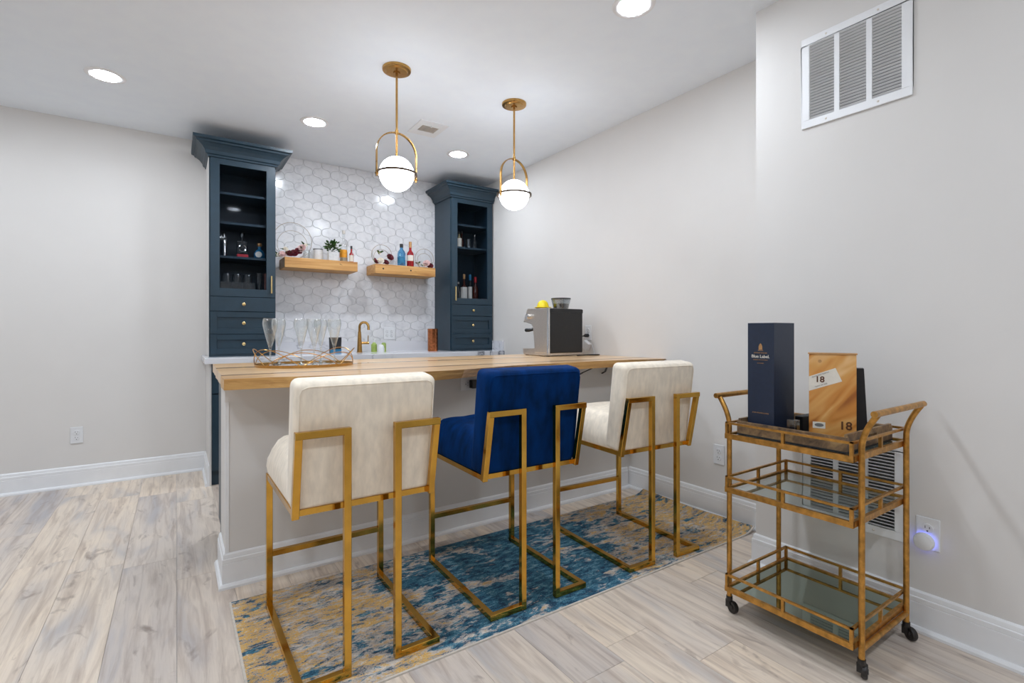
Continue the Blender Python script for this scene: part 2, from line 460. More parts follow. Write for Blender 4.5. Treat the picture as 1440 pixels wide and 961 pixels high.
# baseboards: profile (out from wall, height), swept in plan with mitred corners
BP = [(0, 0), (0.028, 0), (0.028, 0.010), (0.022, 0.019), (0.0145, 0.021), (0.0145, 0.104), (0.0125, 0.106), (0.0145, 0.108), (0.0145, 0.124), (0.011, 0.127), (0.011, 0.130), (0.009, 0.143), (0.004, 0.149), (0, 0.149)]
def sweep_plan(path, prof, z0=0.0):
    """path: plan polyline; 'out' is to the right of travel"""
    pts = [Vector((*p, 0)) for p in path]; rings = []
    for i, p in enumerate(pts):
        ns = []
        for a, b in ((i - 1, i), (i, i + 1)):
            if a >= 0 and b < len(pts):
                d = (pts[b] - pts[a]).normalized(); ns.append(Vector((d.y, -d.x, 0)))
        nn = ns[0] if len(ns) == 1 else (ns[0] + ns[1]) / (1 + ns[0].dot(ns[1]))
        rings.append([(p.x + nn.x * o, p.y + nn.y * o, z0 + z) for o, z in prof])
    n = len(prof); vs = [v for r in rings for v in r]; fs = []
    for i in range(len(pts) - 1):
        fs += [(i * n + k, i * n + (k + 1) % n, (i + 1) * n + (k + 1) % n, (i + 1) * n + k) for k in range(n)]
    fs += [tuple(range(n)), tuple((len(pts) - 1) * n + k for k in range(n))[::-1]]
    return B().add(vs, fs)
EPX = 0.2    # end panel of the back cabinets
struct('baseboard_back', sweep_plan([(XL, YB), (EPX, YB), (EPX, 4.2)], BP), 'trim', 'white moulded baseboard along the back wall and cabinet end', 'baseboard')
struct('baseboard_right', sweep_plan([(XR, 2.505), (XR, YN)], BP), 'trim', 'white moulded baseboard on the wall at the runner end', 'baseboard')
struct('baseboard_alcove', sweep_plan([(XR - 0.03, YN), (XN, YN), (XN, YF)], BP), 'trim', 'white moulded baseboard on the bump-out wall behind the bar cart', 'baseboard')
struct('baseboard_left', sweep_plan([(XN, YF), (XL, YF), (XL, YB)], BP), 'trim', 'white moulded baseboard round the far side of the room', 'baseboard')

# bar half wall
KX, KY, KY1 = 0.18, 2.505, 2.78
kw = struct('wall_bar', B().box(KX, XR, KY, KY1, 0, 0.890), 'wall', 'greige painted half wall under the wooden bar top', 'half wall')
obj('trim_strip', B().box(KX - 0.004, XR, KY - 0.012, KY, 0.81, 0.890), 'wall', kw)
obj('corner_bead', B().box(KX - 0.003, KX + 0.012, KY - 0.003, KY + 0.012, 0.149, 0.81), 'trim', kw)
struct('baseboard_bar', sweep_plan([(KX, KY1), (KX, KY), (XR - 0.03, KY)], BP), 'trim', 'white moulded baseboard along the front of the bar half wall', 'baseboard')

# ------------------------------------------------------------------ recessed lights
can_trim = B().lathe([(0.073, -0.004), (0.078, -0.006), (0.098, -0.003), (0.100, 0.0)], 32).mesh('trim_ring', True); can_trim.materials.append(M['can_trim'])
can_lens = B().lathe([(0.0, -0.011), (0.025, -0.0103), (0.048, -0.0085), (0.064, -0.0062), (0.073, -0.003), (0.0731, -0.001)], 32).mesh('lens', True, 80); can_lens.materials.append(M['lens'])
def can(x, y, label, group=None, off=''):
    t = thing('recessed_light' + off, label, 'ceiling light', (x, y, ZC), 0, group)
    inst('trim_ring', can_trim, t); inst('lens' + off, can_lens, t)
can(-0.35, 3.83, 'round recessed ceiling light over the bare floor, in line with the cabinets')
can(0.84, 3.83, 'round recessed ceiling light in front of the left-hand open shelf and cabinet')
can(2.02, 3.83, 'round recessed ceiling light just in front of the cabinet in the corner')
can(1.78, 1.62, 'round recessed ceiling light above the stools, nearest the upper return grille')
for y in (3.83, 1.62, -0.59):
    for x in (1.78, 0.6, -0.58, -1.75) if y < 3 else (-1.53,):
        if (x, y) != (1.78, 1.62):
            can(x, y, 'round recessed ceiling light of the grid over the open room', 'recessed lights over the open room', '_offscreen')

# ceiling register
cv = thing('ceiling_register', 'small white square supply register in the ceiling between the pendants', 'vent', (1.575, 3.47, ZC))
b = B()
for a in ((-0.11, -0.066, -0.13, 0.13), (0.066, 0.11, -0.13, 0.13), (-0.066, 0.066, -0.13, -0.055), (-0.066, 0.066, 0.055, 0.13)):
    b.box(a[0], a[1], a[2], a[3], -0.008, 0)
obj('frame', b, 'trim', cv)
obj('duct_boot', B().box(-0.066, 0.066, -0.055, 0.055, 0.15, 0.151).box(-0.067, -0.066, -0.056, 0.056, 0, 0.151).box(0.066, 0.067, -0.056, 0.056, 0, 0.151)
    .box(-0.066, 0.066, -0.056, -0.055, 0, 0.151).box(-0.066, 0.066, 0.055, 0.056, 0, 0.151), 'duct', cv)
sl = B().box(-0.066, 0.066, -0.006, 0.006, -0.0008, 0.0008).mesh('slat'); sl.materials.append(M['steel'])
for i in range(9):
    inst('slat', sl, cv, (0, -0.048 + i * 0.012, -0.005), (0.7, 0, 0))
obj('damper_lever', B().box(-0.004, 0.004, -0.075, -0.055, -0.014, -0.004), 'trim', cv)

# ------------------------------------------------------------------ return air grilles on the bump-out wall
def grille(y0, y1, z0, z1, rows, label):
    t = thing('return_grille', label, 'vent', (XN, (y0 + y1) / 2, z0))
    W, H = (y1 - y0) / 2, z1 - z0; F = 0.034; T = 0.008; g = 0.02
    cw = (2 * (W - F) - 2 * g) / 3
    fr = B()
    fr.box(-T, 0, -W, W, 0, F); fr.box(-T, 0, -W, W, H - F, H); fr.box(-T, 0, -W, -W + F, F, H - F); fr.box(-T, 0, W - F, W, F, H - F)
    obj('frame', fr.mesh('frame', bevel=0.002, seg=1), 'trim', t)
    for i in (1, 2):
        yy = -W + F + cw * i + g * (i - 0.5)
        obj('mullion', B().box(-T + 0.001, 0, yy - g / 2, yy + g / 2, F, H - F), 'trim', t)
    y1_, z0_, z1_, D_ = W - F, F, H - F, 0.255
    obj('duct_liner', B().box(D_, D_ + 0.001, -y1_, y1_, z0_, z1_).box(0, D_, -y1_ - 0.001, -y1_, z0_, z1_).box(0, D_, y1_, y1_ + 0.001, z0_, z1_)
        .box(0, D_, -y1_, y1_, z0_ - 0.001, z0_).box(0, D_, -y1_, y1_, z1_, z1_ + 0.001), 'duct', t)
    p = (H - 2 * F) / rows
    sm = B().box(-0.0050, 0.0050, -cw / 2, cw / 2, -0.0006, 0.0006).mesh('slat'); sm.materials.append(M['trim'])
    for i in range(3):
        yy = -W + F + cw / 2 + i * (cw + g)
        for r in range(rows):
            inst('slat', sm, t, (-0.0058, yy, F + p * (r + 0.5)), (0, 0.62, 0))
    sc = B().lathe([(0.0, 0.0022), (0.003, 0.0016), (0.0045, 0)], 8).move(Matrix.Rotation(-PI / 2, 4, 'Y')).mesh('screw'); sc.materials.append(M['steel'])
    for yy in (-W * 0.45, W * 0.5):
        for zz in (F / 2, H - F / 2):
            inst('screw', sc, t, (-T, yy, zz))
grille(0.715, 1.117, 2.013, 2.41, 26, 'white louvred return air grille high on the bump-out wall')
grille(0.738, 1.112, 0.312, 0.69, 24, 'white louvred return air grille low on the wall behind the bar cart')

# ------------------------------------------------------------------ outlets
rec = B()
rec.lathe([(0.0, 0.004), (0.0165, 0.004), (0.0172, 0)], 20).move(Matrix.Rotation(PI / 2, 4, 'X'))
rec_me = rec.mesh('receptacle'); rec_me.materials.append(M['plastic'])
slot_me = B().box(-0.0075, -0.0055, -0.0046, -0.0035, 0, 0.009).box(0.0055, 0.0075, -0.0046, -0.0035, 0, 0.007).box(-0.0025, 0.0025, -0.0046, -0.0035, -0.0115, -0.007).mesh('slots'); slot_me.materials.append(M['slot'])
def outlet(label, loc, rotz=0.0, gangs=1, flip=0.0, size=(0.072, 0.118), cat='outlet', name='wall_outlet', sw=False):
    t = thing(name, label, cat, loc, rotz)
    W, H = size[0] / 2 + 0.023 * (gangs - 1), size[1] / 2
    pl = B().box(-W, W, -0.006, 0, -H, H).mesh('cover_plate', bevel=0.003, seg=2)
    o = obj('cover_plate', pl, 'plastic', t)
    for gi in range(gangs):
        gx = (gi - (gangs - 1) / 2) * 0.046
        if sw:
            obj('rocker', B().box(gx - 0.016, gx + 0.016, -0.010, -0.006, -0.033, 0.033), 'plastic', t)
            continue
        for zz in (-0.02, 0.02):
            r = inst('receptacle', rec_me, t, (gx, -0.006, zz))
            inst('slots', slot_me, r, (0, 0, 0))
    if flip: t.rotation_euler = (0, flip, rotz)
    return t
outlet('white duplex outlet low on the bare wall beside the cabinets', (-0.594, YB, 0.37), 0)
outlet('white duplex outlet low on the wall past the runner end', (XR, 1.79, 0.378), -PI / 2)
o4 = outlet('white duplex outlet with a glowing night light, low beside the lower grille', (XN, 0.669, 0.371), -PI / 2)
outlet('white duplex outlet above the bar top behind the espresso machine', (XR, 2.933, 1.106), -PI / 2)
outlet('white double-gang outlet on the tile next to the faucet', (1.735, 4.724, 1.098), 0, 2)
outlet('white switch plate on the tile behind the copper tumbler', (2.16, 4.724, 1.11), 0, 1, sw=True, cat='switch', name='light_switch')
outlet('white outlet plate on the tile behind the champagne flutes', (0.93, 4.724, 1.09), 0)
outlet('white outlet set sideways under the bar overhang with a black adapter', (1.388, KY - 0.0115, 0.82), 0, 1, PI / 2)
ad = thing('power_adapter', 'black power adapter plugged in under the bar overhang', 'adapter', (1.41, KY - 0.0175, 0.82))
obj('body', B().box(-0.03, 0.045, -0.04, -0.004, -0.024, 0.024).mesh('body', bevel=0.004), 'black', ad)
obj('prongs', B().box(-0.004, 0.004, -0.005, 0.0, -0.008, 0.008), 'steel', ad)
nl = thing('night_light', 'round white plug-in night light glowing blue on the low outlet', 'night light', (XN - 0.010, 0.676, 0.343), -PI / 2)
obj('body', B().lathe([(0, 0.03), (0.018, 0.029), (0.028, 0.024), (0.032, 0.014), (0.032, 0.006)], 28).move(Matrix.Rotation(PI / 2, 4, 'X')).mesh('body', True), 'plastic', nl)
obj('glow_ring', B().lathe([(0.030, 0.006), (0.030, 0.001), (0.024, 0.0)], 28).move(Matrix.Rotation(PI / 2, 4, 'X')).mesh('glow_ring', True), 'glow', nl)

# ------------------------------------------------------------------ tall cabinets on the back counter
ZT0, ZT1, YT, YTB = 0.9265, 2.43, 4.356, YB - 0.002
CROWN = [(0, 0), (0.010, 0), (0.013, 0.012), (0.024, 0.018), (0.030, 0.040), (0.046, 0.062), (0.070, 0.080), (0.082, 0.084), (0.086, 0.096), (0.104, 0.102), (0.106, 0.122), (0, 0.122)]
knob_me = B().lathe([(0.0, 0.026), (0.008, 0.0255), (0.0125, 0.022), (0.0125, 0.017), (0.006, 0.012), (0.0055, 0.0), (0.009, 0.0)], 18).move(Matrix.Rotation(PI / 2, 4, 'X')).mesh('knob', True); knob_me.materials.append(M['knob'])
def shaker(b, x0, x1, z0, z1, y, fw=0.05, th=0.02):
    """frame with a recessed flat panel, front at y"""
    b.box(x0, x0 + fw, y, y + th, z0, z1); b.box(x1 - fw, x1, y, y + th, z0, z1)
    b.box(x0 + fw, x1 - fw, y, y + th, z1 - fw, z1); b.box(x0 + fw, x1 - fw, y, y + th, z0, z0 + fw)
    b.box(x0 + fw, x1 - fw, y + 0.009, y + th, z0 + fw, z1 - fw)
    return b
def tower(x0, x1, label, hand, crown_path, end_panel=False, shelves=(1.690, 1.952, 2.178)):
    t = thing('tall_cabinet', label, 'cabinet', ((x0 + x1) / 2, YT, ZT0))
    W = (x1 - x0) / 2; D = YTB - YT; H = ZT1 - ZT0; th = 0.018; y0 = 0.021
    Z = lambda z: z - ZT0
    for s in (-1, 1):
        obj('side_panel', B().box(s * W, s * (W - th), y0, D, 0, H), 'navy', t)
    if end_panel:
        obj('end_skin', B().box(-W - 0.004, -W, y0 + 0.002, D, 0, H - 0.002), 'wall', t)
    obj('back_panel', B().box(-W + th, W - th, D - 0.008, D, 0, H), 'navy', t)
    for z in (0.0, Z(1.40), H - th):
        obj('deck', B().box(-W + th, W - th, y0, D - 0.008, z, z + th), 'navy', t)
    for z in shelves:
        obj('shelf', B().box(-W + th, W - th, y0 + 0.02, D - 0.008, Z(z) - 0.008, Z(z) + 0.010), 'navy', t)
    # door
    dx0, dx1, dz0, dz1, fw = -W + 0.008, W - 0.008, Z(1.386), Z(2.432), 0.060
    d = B()
    d.box(dx0, dx0 + fw, 0, 0.02, dz0, dz1); d.box(dx1 - fw, dx1, 0, 0.02, dz0, dz1)
    d.box(dx0 + fw, dx1 - fw, 0, 0.02, dz1 - fw + 0.012, dz1); d.box(dx0 + fw, dx1 - fw, 0, 0.02, dz0, dz0 + fw)
    dr = obj('door', d.mesh('door', bevel=0.0015, seg=1), 'navy', t)
    obj('glass_pane', B().box(dx0 + fw - 0.004, dx1 - fw + 0.004, 0.010, 0.013, dz0 + fw - 0.004, dz1 - fw + 0.016), 'pane', dr)
    hx = (dx1 - 0.028) if hand > 0 else (dx0 + 0.028)
    hb = B().bar((hx, -0.03, Z(1.418)), (hx, -0.03, Z(1.556)), 0.011)
    for z in (1.432, 1.542): hb.bar((hx, -0.03, Z(z)), (hx, 0.0, Z(z)), 0.008)
    obj('handle', hb.mesh('handle', bevel=0.0015, seg=1), 'knob', dr)
    for a, bb, kz, slab in ((1.272, 1.382, 1.327, True), (1.099, 1.268, 1.181, False), (0.945, 1.095, 1.021, False)):
        q = B()
        if slab: q.box(dx0, dx1, 0, 0.02, Z(a), Z(bb))
        else: shaker(q, dx0, dx1, Z(a), Z(bb), 0.0, 0.042)
        w_ = obj('drawer_front', q.mesh('drawer_front', bevel=0.0015, seg=1), 'navy', t)
        inst('knob', knob_me, w_, (0, 0.0 if slab else 0.009, Z(kz)))
    obj('toe_rail', B().box(-W + 0.008, W - 0.008, 0.004, 0.02, 0, 0.016), 'navy', t)
    pth = [(px - (x0 + x1) / 2, py - YT) for px, py in crown_path]
    obj('crown_moulding', sweep_plan(pth, CROWN, H).mesh('crown_moulding'), 'navy', t)
    obj('cap_panel', B().box(-W + 0.002, W - 0.002, 0.002, D, H, H + 0.10), 'navy', t)
    return t
LX0, LX1, RX0, RX1 = 0.205, 0.662, 2.222, XR - 0.008
# 'out' lies right of travel: walk left side to front to right side
tower(LX0, LX1, 'tall navy glass-door cabinet standing apart from the corner, shaker and bottles inside', 1, [(LX0, YTB), (LX0, YT), (LX1, YT), (LX1, YTB)], True)
tower(RX0, RX1, 'tall navy glass-door cabinet in the corner against the side wall', -1, [(RX0, YTB), (RX0, YT), (RX1, YT)], shelves=(1.952, 2.178))

# ------------------------------------------------------------------ back counter and base cabinets
ZK = 0.926
qt = obj('quartz_countertop', B().box(0.168, XR - 0.001, 4.15, YB - 0.001, ZK - 0.042, ZK).mesh('quartz_countertop', bevel=0.003, seg=2), 'quartz',
         label='white veined quartz worktop under the navy cabinets', category='countertop')
bs = thing('backsplash_strip', 'low veined quartz upstand along the back of the worktop', 'backsplash', (0, 0, ZK))
obj('long_strip', B().box(LX1 + 0.001, RX0 - 0.001, YB - 0.022, YB - 0.001, 0, 0.098), 'quartz', bs)
obj('side_return', B().box(XR - 0.022, XR - 0.001, 4.16, YT - 0.003, 0, 0.098), 'quartz', bs)
bc = thing('base_cabinet', 'navy base cabinets under the quartz worktop with a pale end panel', 'cabinet', (0.2, 4.18, 0))
bw = XR - 0.002 - 0.2
obj('carcass', B().box(0.012, bw, 0.022, YB - 4.182, 0.10, ZK - 0.043), 'navy', bc)
obj('toe_kick', B().box(0.012, bw, 0.045, YB - 4.182, 0, 0.10), 'navy', bc)
obj('end_panel', B().box(0, 0.012, 0.018, YB - 4.182, 0, ZK - 0.043), 'wall', bc, label='pale painted end panel')
n = 5; cwid = (bw - 0.012) / n
for i in range(n):
    a = 0.012 + i * cwid
    q = obj('drawer_front', shaker(B(), a + 0.004, a + cwid - 0.004, 0.67, ZK - 0.05, 0.0, 0.045), 'navy', bc)
    inst('knob', knob_me, q, (a + cwid / 2, 0.009, 0.77))
    d = obj('door', shaker(B(), a + 0.004, a + cwid - 0.004, 0.115, 0.66, 0.0, 0.06), 'navy', bc)
    obj('handle', B().bar((a + cwid - 0.035, -0.02, 0.48), (a + cwid - 0.035, -0.02, 0.6), 0.010), 'knob', d)
bcb = thing('bar_back_cabinet', 'navy cabinet run behind the bar half wall facing the worktop', 'cabinet', (KX + 0.016, KY1 + 0.002, 0))
obj('carcass', B().box(0, XR - KX - 0.02, 0, 0.41, 0.09, 0.888), 'navy', bcb)
obj('toe_kick', B().box(0.005, XR - KX - 0.02, 0, 0.36, 0, 0.09), 'navy', bcb)
for i in range(5):
    a = 0.004 + i * 0.5
    obj('door', shaker(B(), a, a + 0.49, 0.10, 0.88, 0.41, 0.055), 'navy', bcb)

# ------------------------------------------------------------------ arabesque tile backsplash
TX0, TX1, TZ0, TZ1, TY = LX1 + 0.002, RX0 - 0.002, ZK + 0.099, ZC - 0.001, YB - 0.011
tb = struct('wall_backsplash', B().box(TX0, TX1, TY + 0.004, YB, TZ0, TZ1), 'grout', 'marble arabesque tile backsplash between the navy cabinets', 'backsplash')
ta, tbb, amp, npt = 0.0780, 0.0765, 0.0125, 12
quad = []
for i in range(npt):
    tt = i / npt
    x = ta * (1 - tt); z = tbb * tt
    L = math.hypot(ta, tbb); nx, nz = tbb / L, ta / L
    sft = amp * math.sin(2 * PI * tt)
    quad.append((x + nx * sft, z + nz * sft))
outl = quad + [(-x, z) for x, z in ([(0, tbb)] + quad[:0:-1])]
outl = quad + [(0, tbb)] + [(-x, z) for x, z in quad[:0:-1]]
outl = outl + [(-ta, 0)] + [(-x, -z) for x, z in quad[1:]] + [(0, -tbb)] + [(x, -z) for x, z in quad[:0:-1]]
def inset(poly, k):
    out = []
    n = len(poly)
    for i, (x, z) in enumerate(poly):
        (ax, az), (bx, bz) = poly[i - 1], poly[(i + 1) % n]
        dx, dz = bx - ax, bz - az; l = math.hypot(dx, dz) or 1
        out.append((x - dz / l * k * 1.0, z + dx / l * k))
    return out
ring0 = inset(outl, 0.0011); ring1 = inset(outl, 0.0030)
n = len(outl)
tv = [(x, 0.0055, z) for x, z in ring0] + [(x, 0.0014, z) for x, z in ring0] + [(x, 0, z) for x, z in ring1]
tf = [(i, (i + 1) % n, n + (i + 1) % n, n + i) for i in range(n)] + [(n + i, n + (i + 1) % n, 2 * n + (i + 1) % n, 2 * n + i) for i in range(n)] + [tuple(range(2 * n, 3 * n)), tuple(range(n))[::-1]]
tile_me = B().add(tv, tf).mesh('tile'); tile_me.materials.append(M['tile'])
def clipped(cx, cz):
    bm = bmesh.new(); bm.from_mesh(tile_me)
    cut = False
    for co, no in (((TX0 - cx, 0, 0), (-1, 0, 0)), ((TX1 - cx, 0, 0), (1, 0, 0)), ((0, 0, TZ0 - cz), (0, 0, -1)), ((0, 0, TZ1 - cz), (0, 0, 1))):
        r = bmesh.ops.bisect_plane(bm, geom=bm.verts[:] + bm.edges[:] + bm.faces[:], plane_co=co, plane_no=no, clear_outer=True)
        es = [e for e in bm.edges if len(e.link_faces) == 1]
        if es:
            bmesh.ops.holes_fill(bm, edges=es, sides=0)
    if len(bm.verts) < 4:
        bm.free(); return None
    me = bpy.data.meshes.new('tile'); bm.to_mesh(me); bm.free(); me.materials.append(M['tile'])
    return me
nr = int((TZ1 - TZ0) / tbb) + 3
for r in range(-2, nr):
    cz = TZ0 + 0.073 + r * tbb
    ncol = int((TX1 - TX0) / (2 * ta)) + 3
    for c in range(-1, ncol):
        cx = TX0 + 0.042 + (c + (0.5 if r % 2 else 0)) * 2 * ta
        if cx + ta < TX0 + 0.008 or cx - ta > TX1 - 0.008 or cz + tbb < TZ0 + 0.008 or cz - tbb > TZ1 - 0.008: continue
        inside = cx - ta >= TX0 and cx + ta <= TX1 and cz - tbb >= TZ0 and cz + tbb <= TZ1
        me = tile_me if inside else clipped(cx, cz)
        if me:
            inst('tile', me, tb, (cx, TY, cz), (random.uniform(-.006, .006), 0, random.uniform(-.006, .006)) if inside else (0, 0, 0))

# ------------------------------------------------------------------ floating shelves
def shelf(x0, x1, label):
    t = thing('floating_shelf', label, 'shelf', (x0, 4.47, 1.652))
    obj('board', B().box(0, x1 - x0, 0, TY - 4.47 - 0.001, 0, 0.086).mesh('board', bevel=0.003, seg=2), 'shelfwood', t)
    return t
shelf(0.745, 1.348, 'thick wooden floating shelf holding the potted plant and canister')
s2 = shelf(1.508, 2.108, 'thick wooden floating shelf holding the blue and red bottles')
for x in (0.075, 0.345):
    obj('knot', B().lathe([(0, 0.001), (0.007, 0.0008), (0.008, 0)], 10).move(Matrix.Translation((x, 0, 0.045)) @ Matrix.Rotation(PI / 2, 4, 'X')), 'ebony', s2)

# ------------------------------------------------------------------ bar top
ZB, TH = 0.936, 0.044
front = [(0.152, 2.195), (0.30, 2.185), (0.42, 2.16), (0.60, 2.125), (0.80, 2.105), (1.0, 2.095), (1.15, 2.115), (1.30, 2.15), (1.45, 2.20), (1.60, 2.225), (1.80, 2.225), (2.0, 2.235), (2.2, 2.245), (2.4, 2.235), (2.55, 2.20), (XR - 0.002, 2.178)]
und = [0.0, 0.0, 0.0, 0.002, 0.004, 0.008, 0.02, 0.045, 0.05, 0.03, 0.01, 0.0, 0.0, 0.004, 0.04, 0.06]
bt = thing('bar_counter', 'long glossy live-edge wooden bar top with dark wood stripes', 'bar counter', (0, 0, ZB - TH))
# front live-edge board
nf = len(front); yb0 = 2.365
vs = []
for (x, y), u in zip(front, und):
    vs += [(x, y, TH), (x, y + 0.004 + u * 0.5, TH * 0.5), (x, y + 0.010 + u, 0), (x, yb0, 0), (x, yb0, TH)]
fs = []
for i in range(nf - 1):
    a, b2 = i * 5, (i + 1) * 5
    fs += [(a + k, a + (k + 1) % 5, b2 + (k + 1) % 5, b2 + k) for k in range(5)]
fs += [tuple(range(5)), tuple((nf - 1) * 5 + k for k in range(5))[::-1]]
lb = B().add(vs, fs).mesh('live_edge_board')
o = obj('live_edge_board', lb, 'maple2', bt)
lb.materials.append(M['edge'])
for p in lb.polygons:
    if abs(p.normal.z) < 0.6: p.material_index = 1
cuts = [(2.365, 2.405, 'walnut'), (2.405, 2.62, 'maple'), (2.62, 2.845, 'maple2'), (2.845, 2.885, 'ebony'), (2.885, 3.07, 'maple'), (3.07, 3.25, 'maple2')]
for i, (a, c, mm) in enumerate(cuts):
    obj('board', B().box(0.155 + 0.003 * i, XR - 0.002, a, c, 0, TH).mesh('board'), mm, bt)
br = thing('support_bracket', 'pair of black steel braces under the bar overhang', 'bracket', (2.30, KY - 0.0125, 0.80))
for x0, x1 in ((-0.085, -0.050), (0.125, 0.060)):
    obj('brace', B().bar((x0, -0.030, 0.045), (x1, -0.115, 0.087), 0.012, 0.006), 'black', br)
    obj('foot_plate', B().bar((x0, 0.0, 0.030), (x0, -0.034, 0.046), 0.012, 0.006), 'black', br)
    obj('top_strap', B().box(x1 - 0.006, x1 + 0.006, -0.16, -0.09, 0.0885, 0.0915), 'black', br)

# ------------------------------------------------------------------ pendants
def pendant(x, y, label, rot=0.0):
    t = thing('pendant_lamp', label, 'pendant lamp', (x, y, ZC), rot)
    zg, rg = 2.036 - ZC, 0.100
    obj('canopy', B().lathe([(0, -0.03), (0.02, -0.03), (0.02, -0.024), (0.060, -0.022), (0.064, -0.016), (0.080, -0.014), (0.082, -0.010), (0.082, 0)], 36).mesh('canopy', True), 'brass', t)
    obj('rod', B().tube([(0, 0, -0.03), (0, 0, zg + rg + 0.004)], 0.0065, 12).lathe([(0.010, 0), (0.010, 0.024)], 12, (0, 0, zg + 0.232)).mesh('rod', True), 'brass', t)
    R = 0.120; zt = zg + 0.24 - R
    path = [(-R, 0, zg - 0.028), (-R, 0, zg + 0.05)] + arc((0, 0, zt), R, PI, 0, 22) + [(R, 0, zg + 0.05), (R, 0, zg - 0.028)]
    ab = B()
    for p, q in zip(path[:-1], path[1:]):
        ab.bar(p, q, 0.016, 0.006, up=(Vector((0, 1, 0)).cross(Vector(q) - Vector(p))), ext=0.0015)
    obj('arch', ab.mesh('arch'), 'brass', t)
    obj('globe', B().lathe([(rg * math.sin(PI * i / 20), zg - rg * math.cos(PI * i / 20)) for i in range(21)], 32).mesh('globe', True, 80), 'globe', t)
    obj('ring', B().lathe([(0.1105, zg + 0.006), (0.118, zg + 0.006), (0.118, zg - 0.006), (0.1105, zg - 0.006), (0.1105, zg + 0.006)], 40).mesh('ring', True), 'ringdark', t)
    for s in (-1, 1):
        obj('globe_pin', B().tube([(s * (rg - 0.002), 0, zg), (s * 0.113, 0, zg)], 0.003, 8), 'brass', t)
        obj('thumb_screw', B().tube([(s * (R - 0.012), 0, zg - 0.014), (s * (R + 0.008), 0, zg - 0.014)], 0.005, 10), 'brass', t)
    return t
pendant(1.067, 2.786, 'brass arch pendant with a white globe hanging above the wide part of the bar')
pendant(1.885, 2.771, 'brass arch pendant with a white globe hanging beside the side wall', math.radians(9))

# ------------------------------------------------------------------ runner rug
ry0, ry1, rx0, rx1 = 1.545, 2.345, 0.18, 2.672
rg_ = thing('runner_rug', 'blue and gold abstract runner rug under the bar stools', 'rug', (rx0, ry0, 0))
def rug_z(x, y):
    e = max(0.0, x - (rx1 - rx0 - 0.10)) / 0.10
    f = 0.5 + 0.5 * abs(2 * y / (ry1 - ry0) - 1)
    return 0.030 * e * e * f
nx, ny = 60, 10
def sheet(x0, x1, y0, y1, nx, ny, t0, t1):
    vs = []; fs = []
    for z in (t1, t0):
        for i in range(nx + 1):
            for j in range(ny + 1):
                x = x0 + (x1 - x0) * i / nx; y = y0 + (y1 - y0) * j / ny
                vs.append((x, y, rug_z(x, y) + z))
    k = (nx + 1) * (ny + 1)
    q = lambda i, j: i * (ny + 1) + j
    for i in range(nx):
        for j in range(ny):
            fs += [(q(i, j), q(i + 1, j), q(i + 1, j + 1), q(i, j + 1)), (k + q(i, j), k + q(i, j + 1), k + q(i + 1, j + 1), k + q(i + 1, j))]
    for i in range(nx):
        fs += [(q(i, 0), k + q(i, 0), k + q(i + 1, 0), q(i + 1, 0)), (q(i, ny), q(i + 1, ny), k + q(i + 1, ny), k + q(i, ny))]
    for j in range(ny):
        fs += [(q(0, j), q(0, j + 1), k + q(0, j + 1), k + q(0, j)), (q(nx, j), k + q(nx, j), k + q(nx, j + 1), q(nx, j + 1))]
    return B().add(vs, fs)
RW, RH = rx1 - rx0, ry1 - ry0
obj('pile', sheet(0.008, RW - 0.004, 0.008, RH - 0.003, nx, ny, 0.0005, 0.0065).mesh('pile', True), 'rug', rg_)
obj('binding', sheet(0, RW, 0, 0.0079, nx, 1, 0.0, 0.006), 'binding', rg_)
obj('binding', sheet(0, 0.0079, 0.0079, RH, 1, 10, 0.0, 0.006), 'binding', rg_)

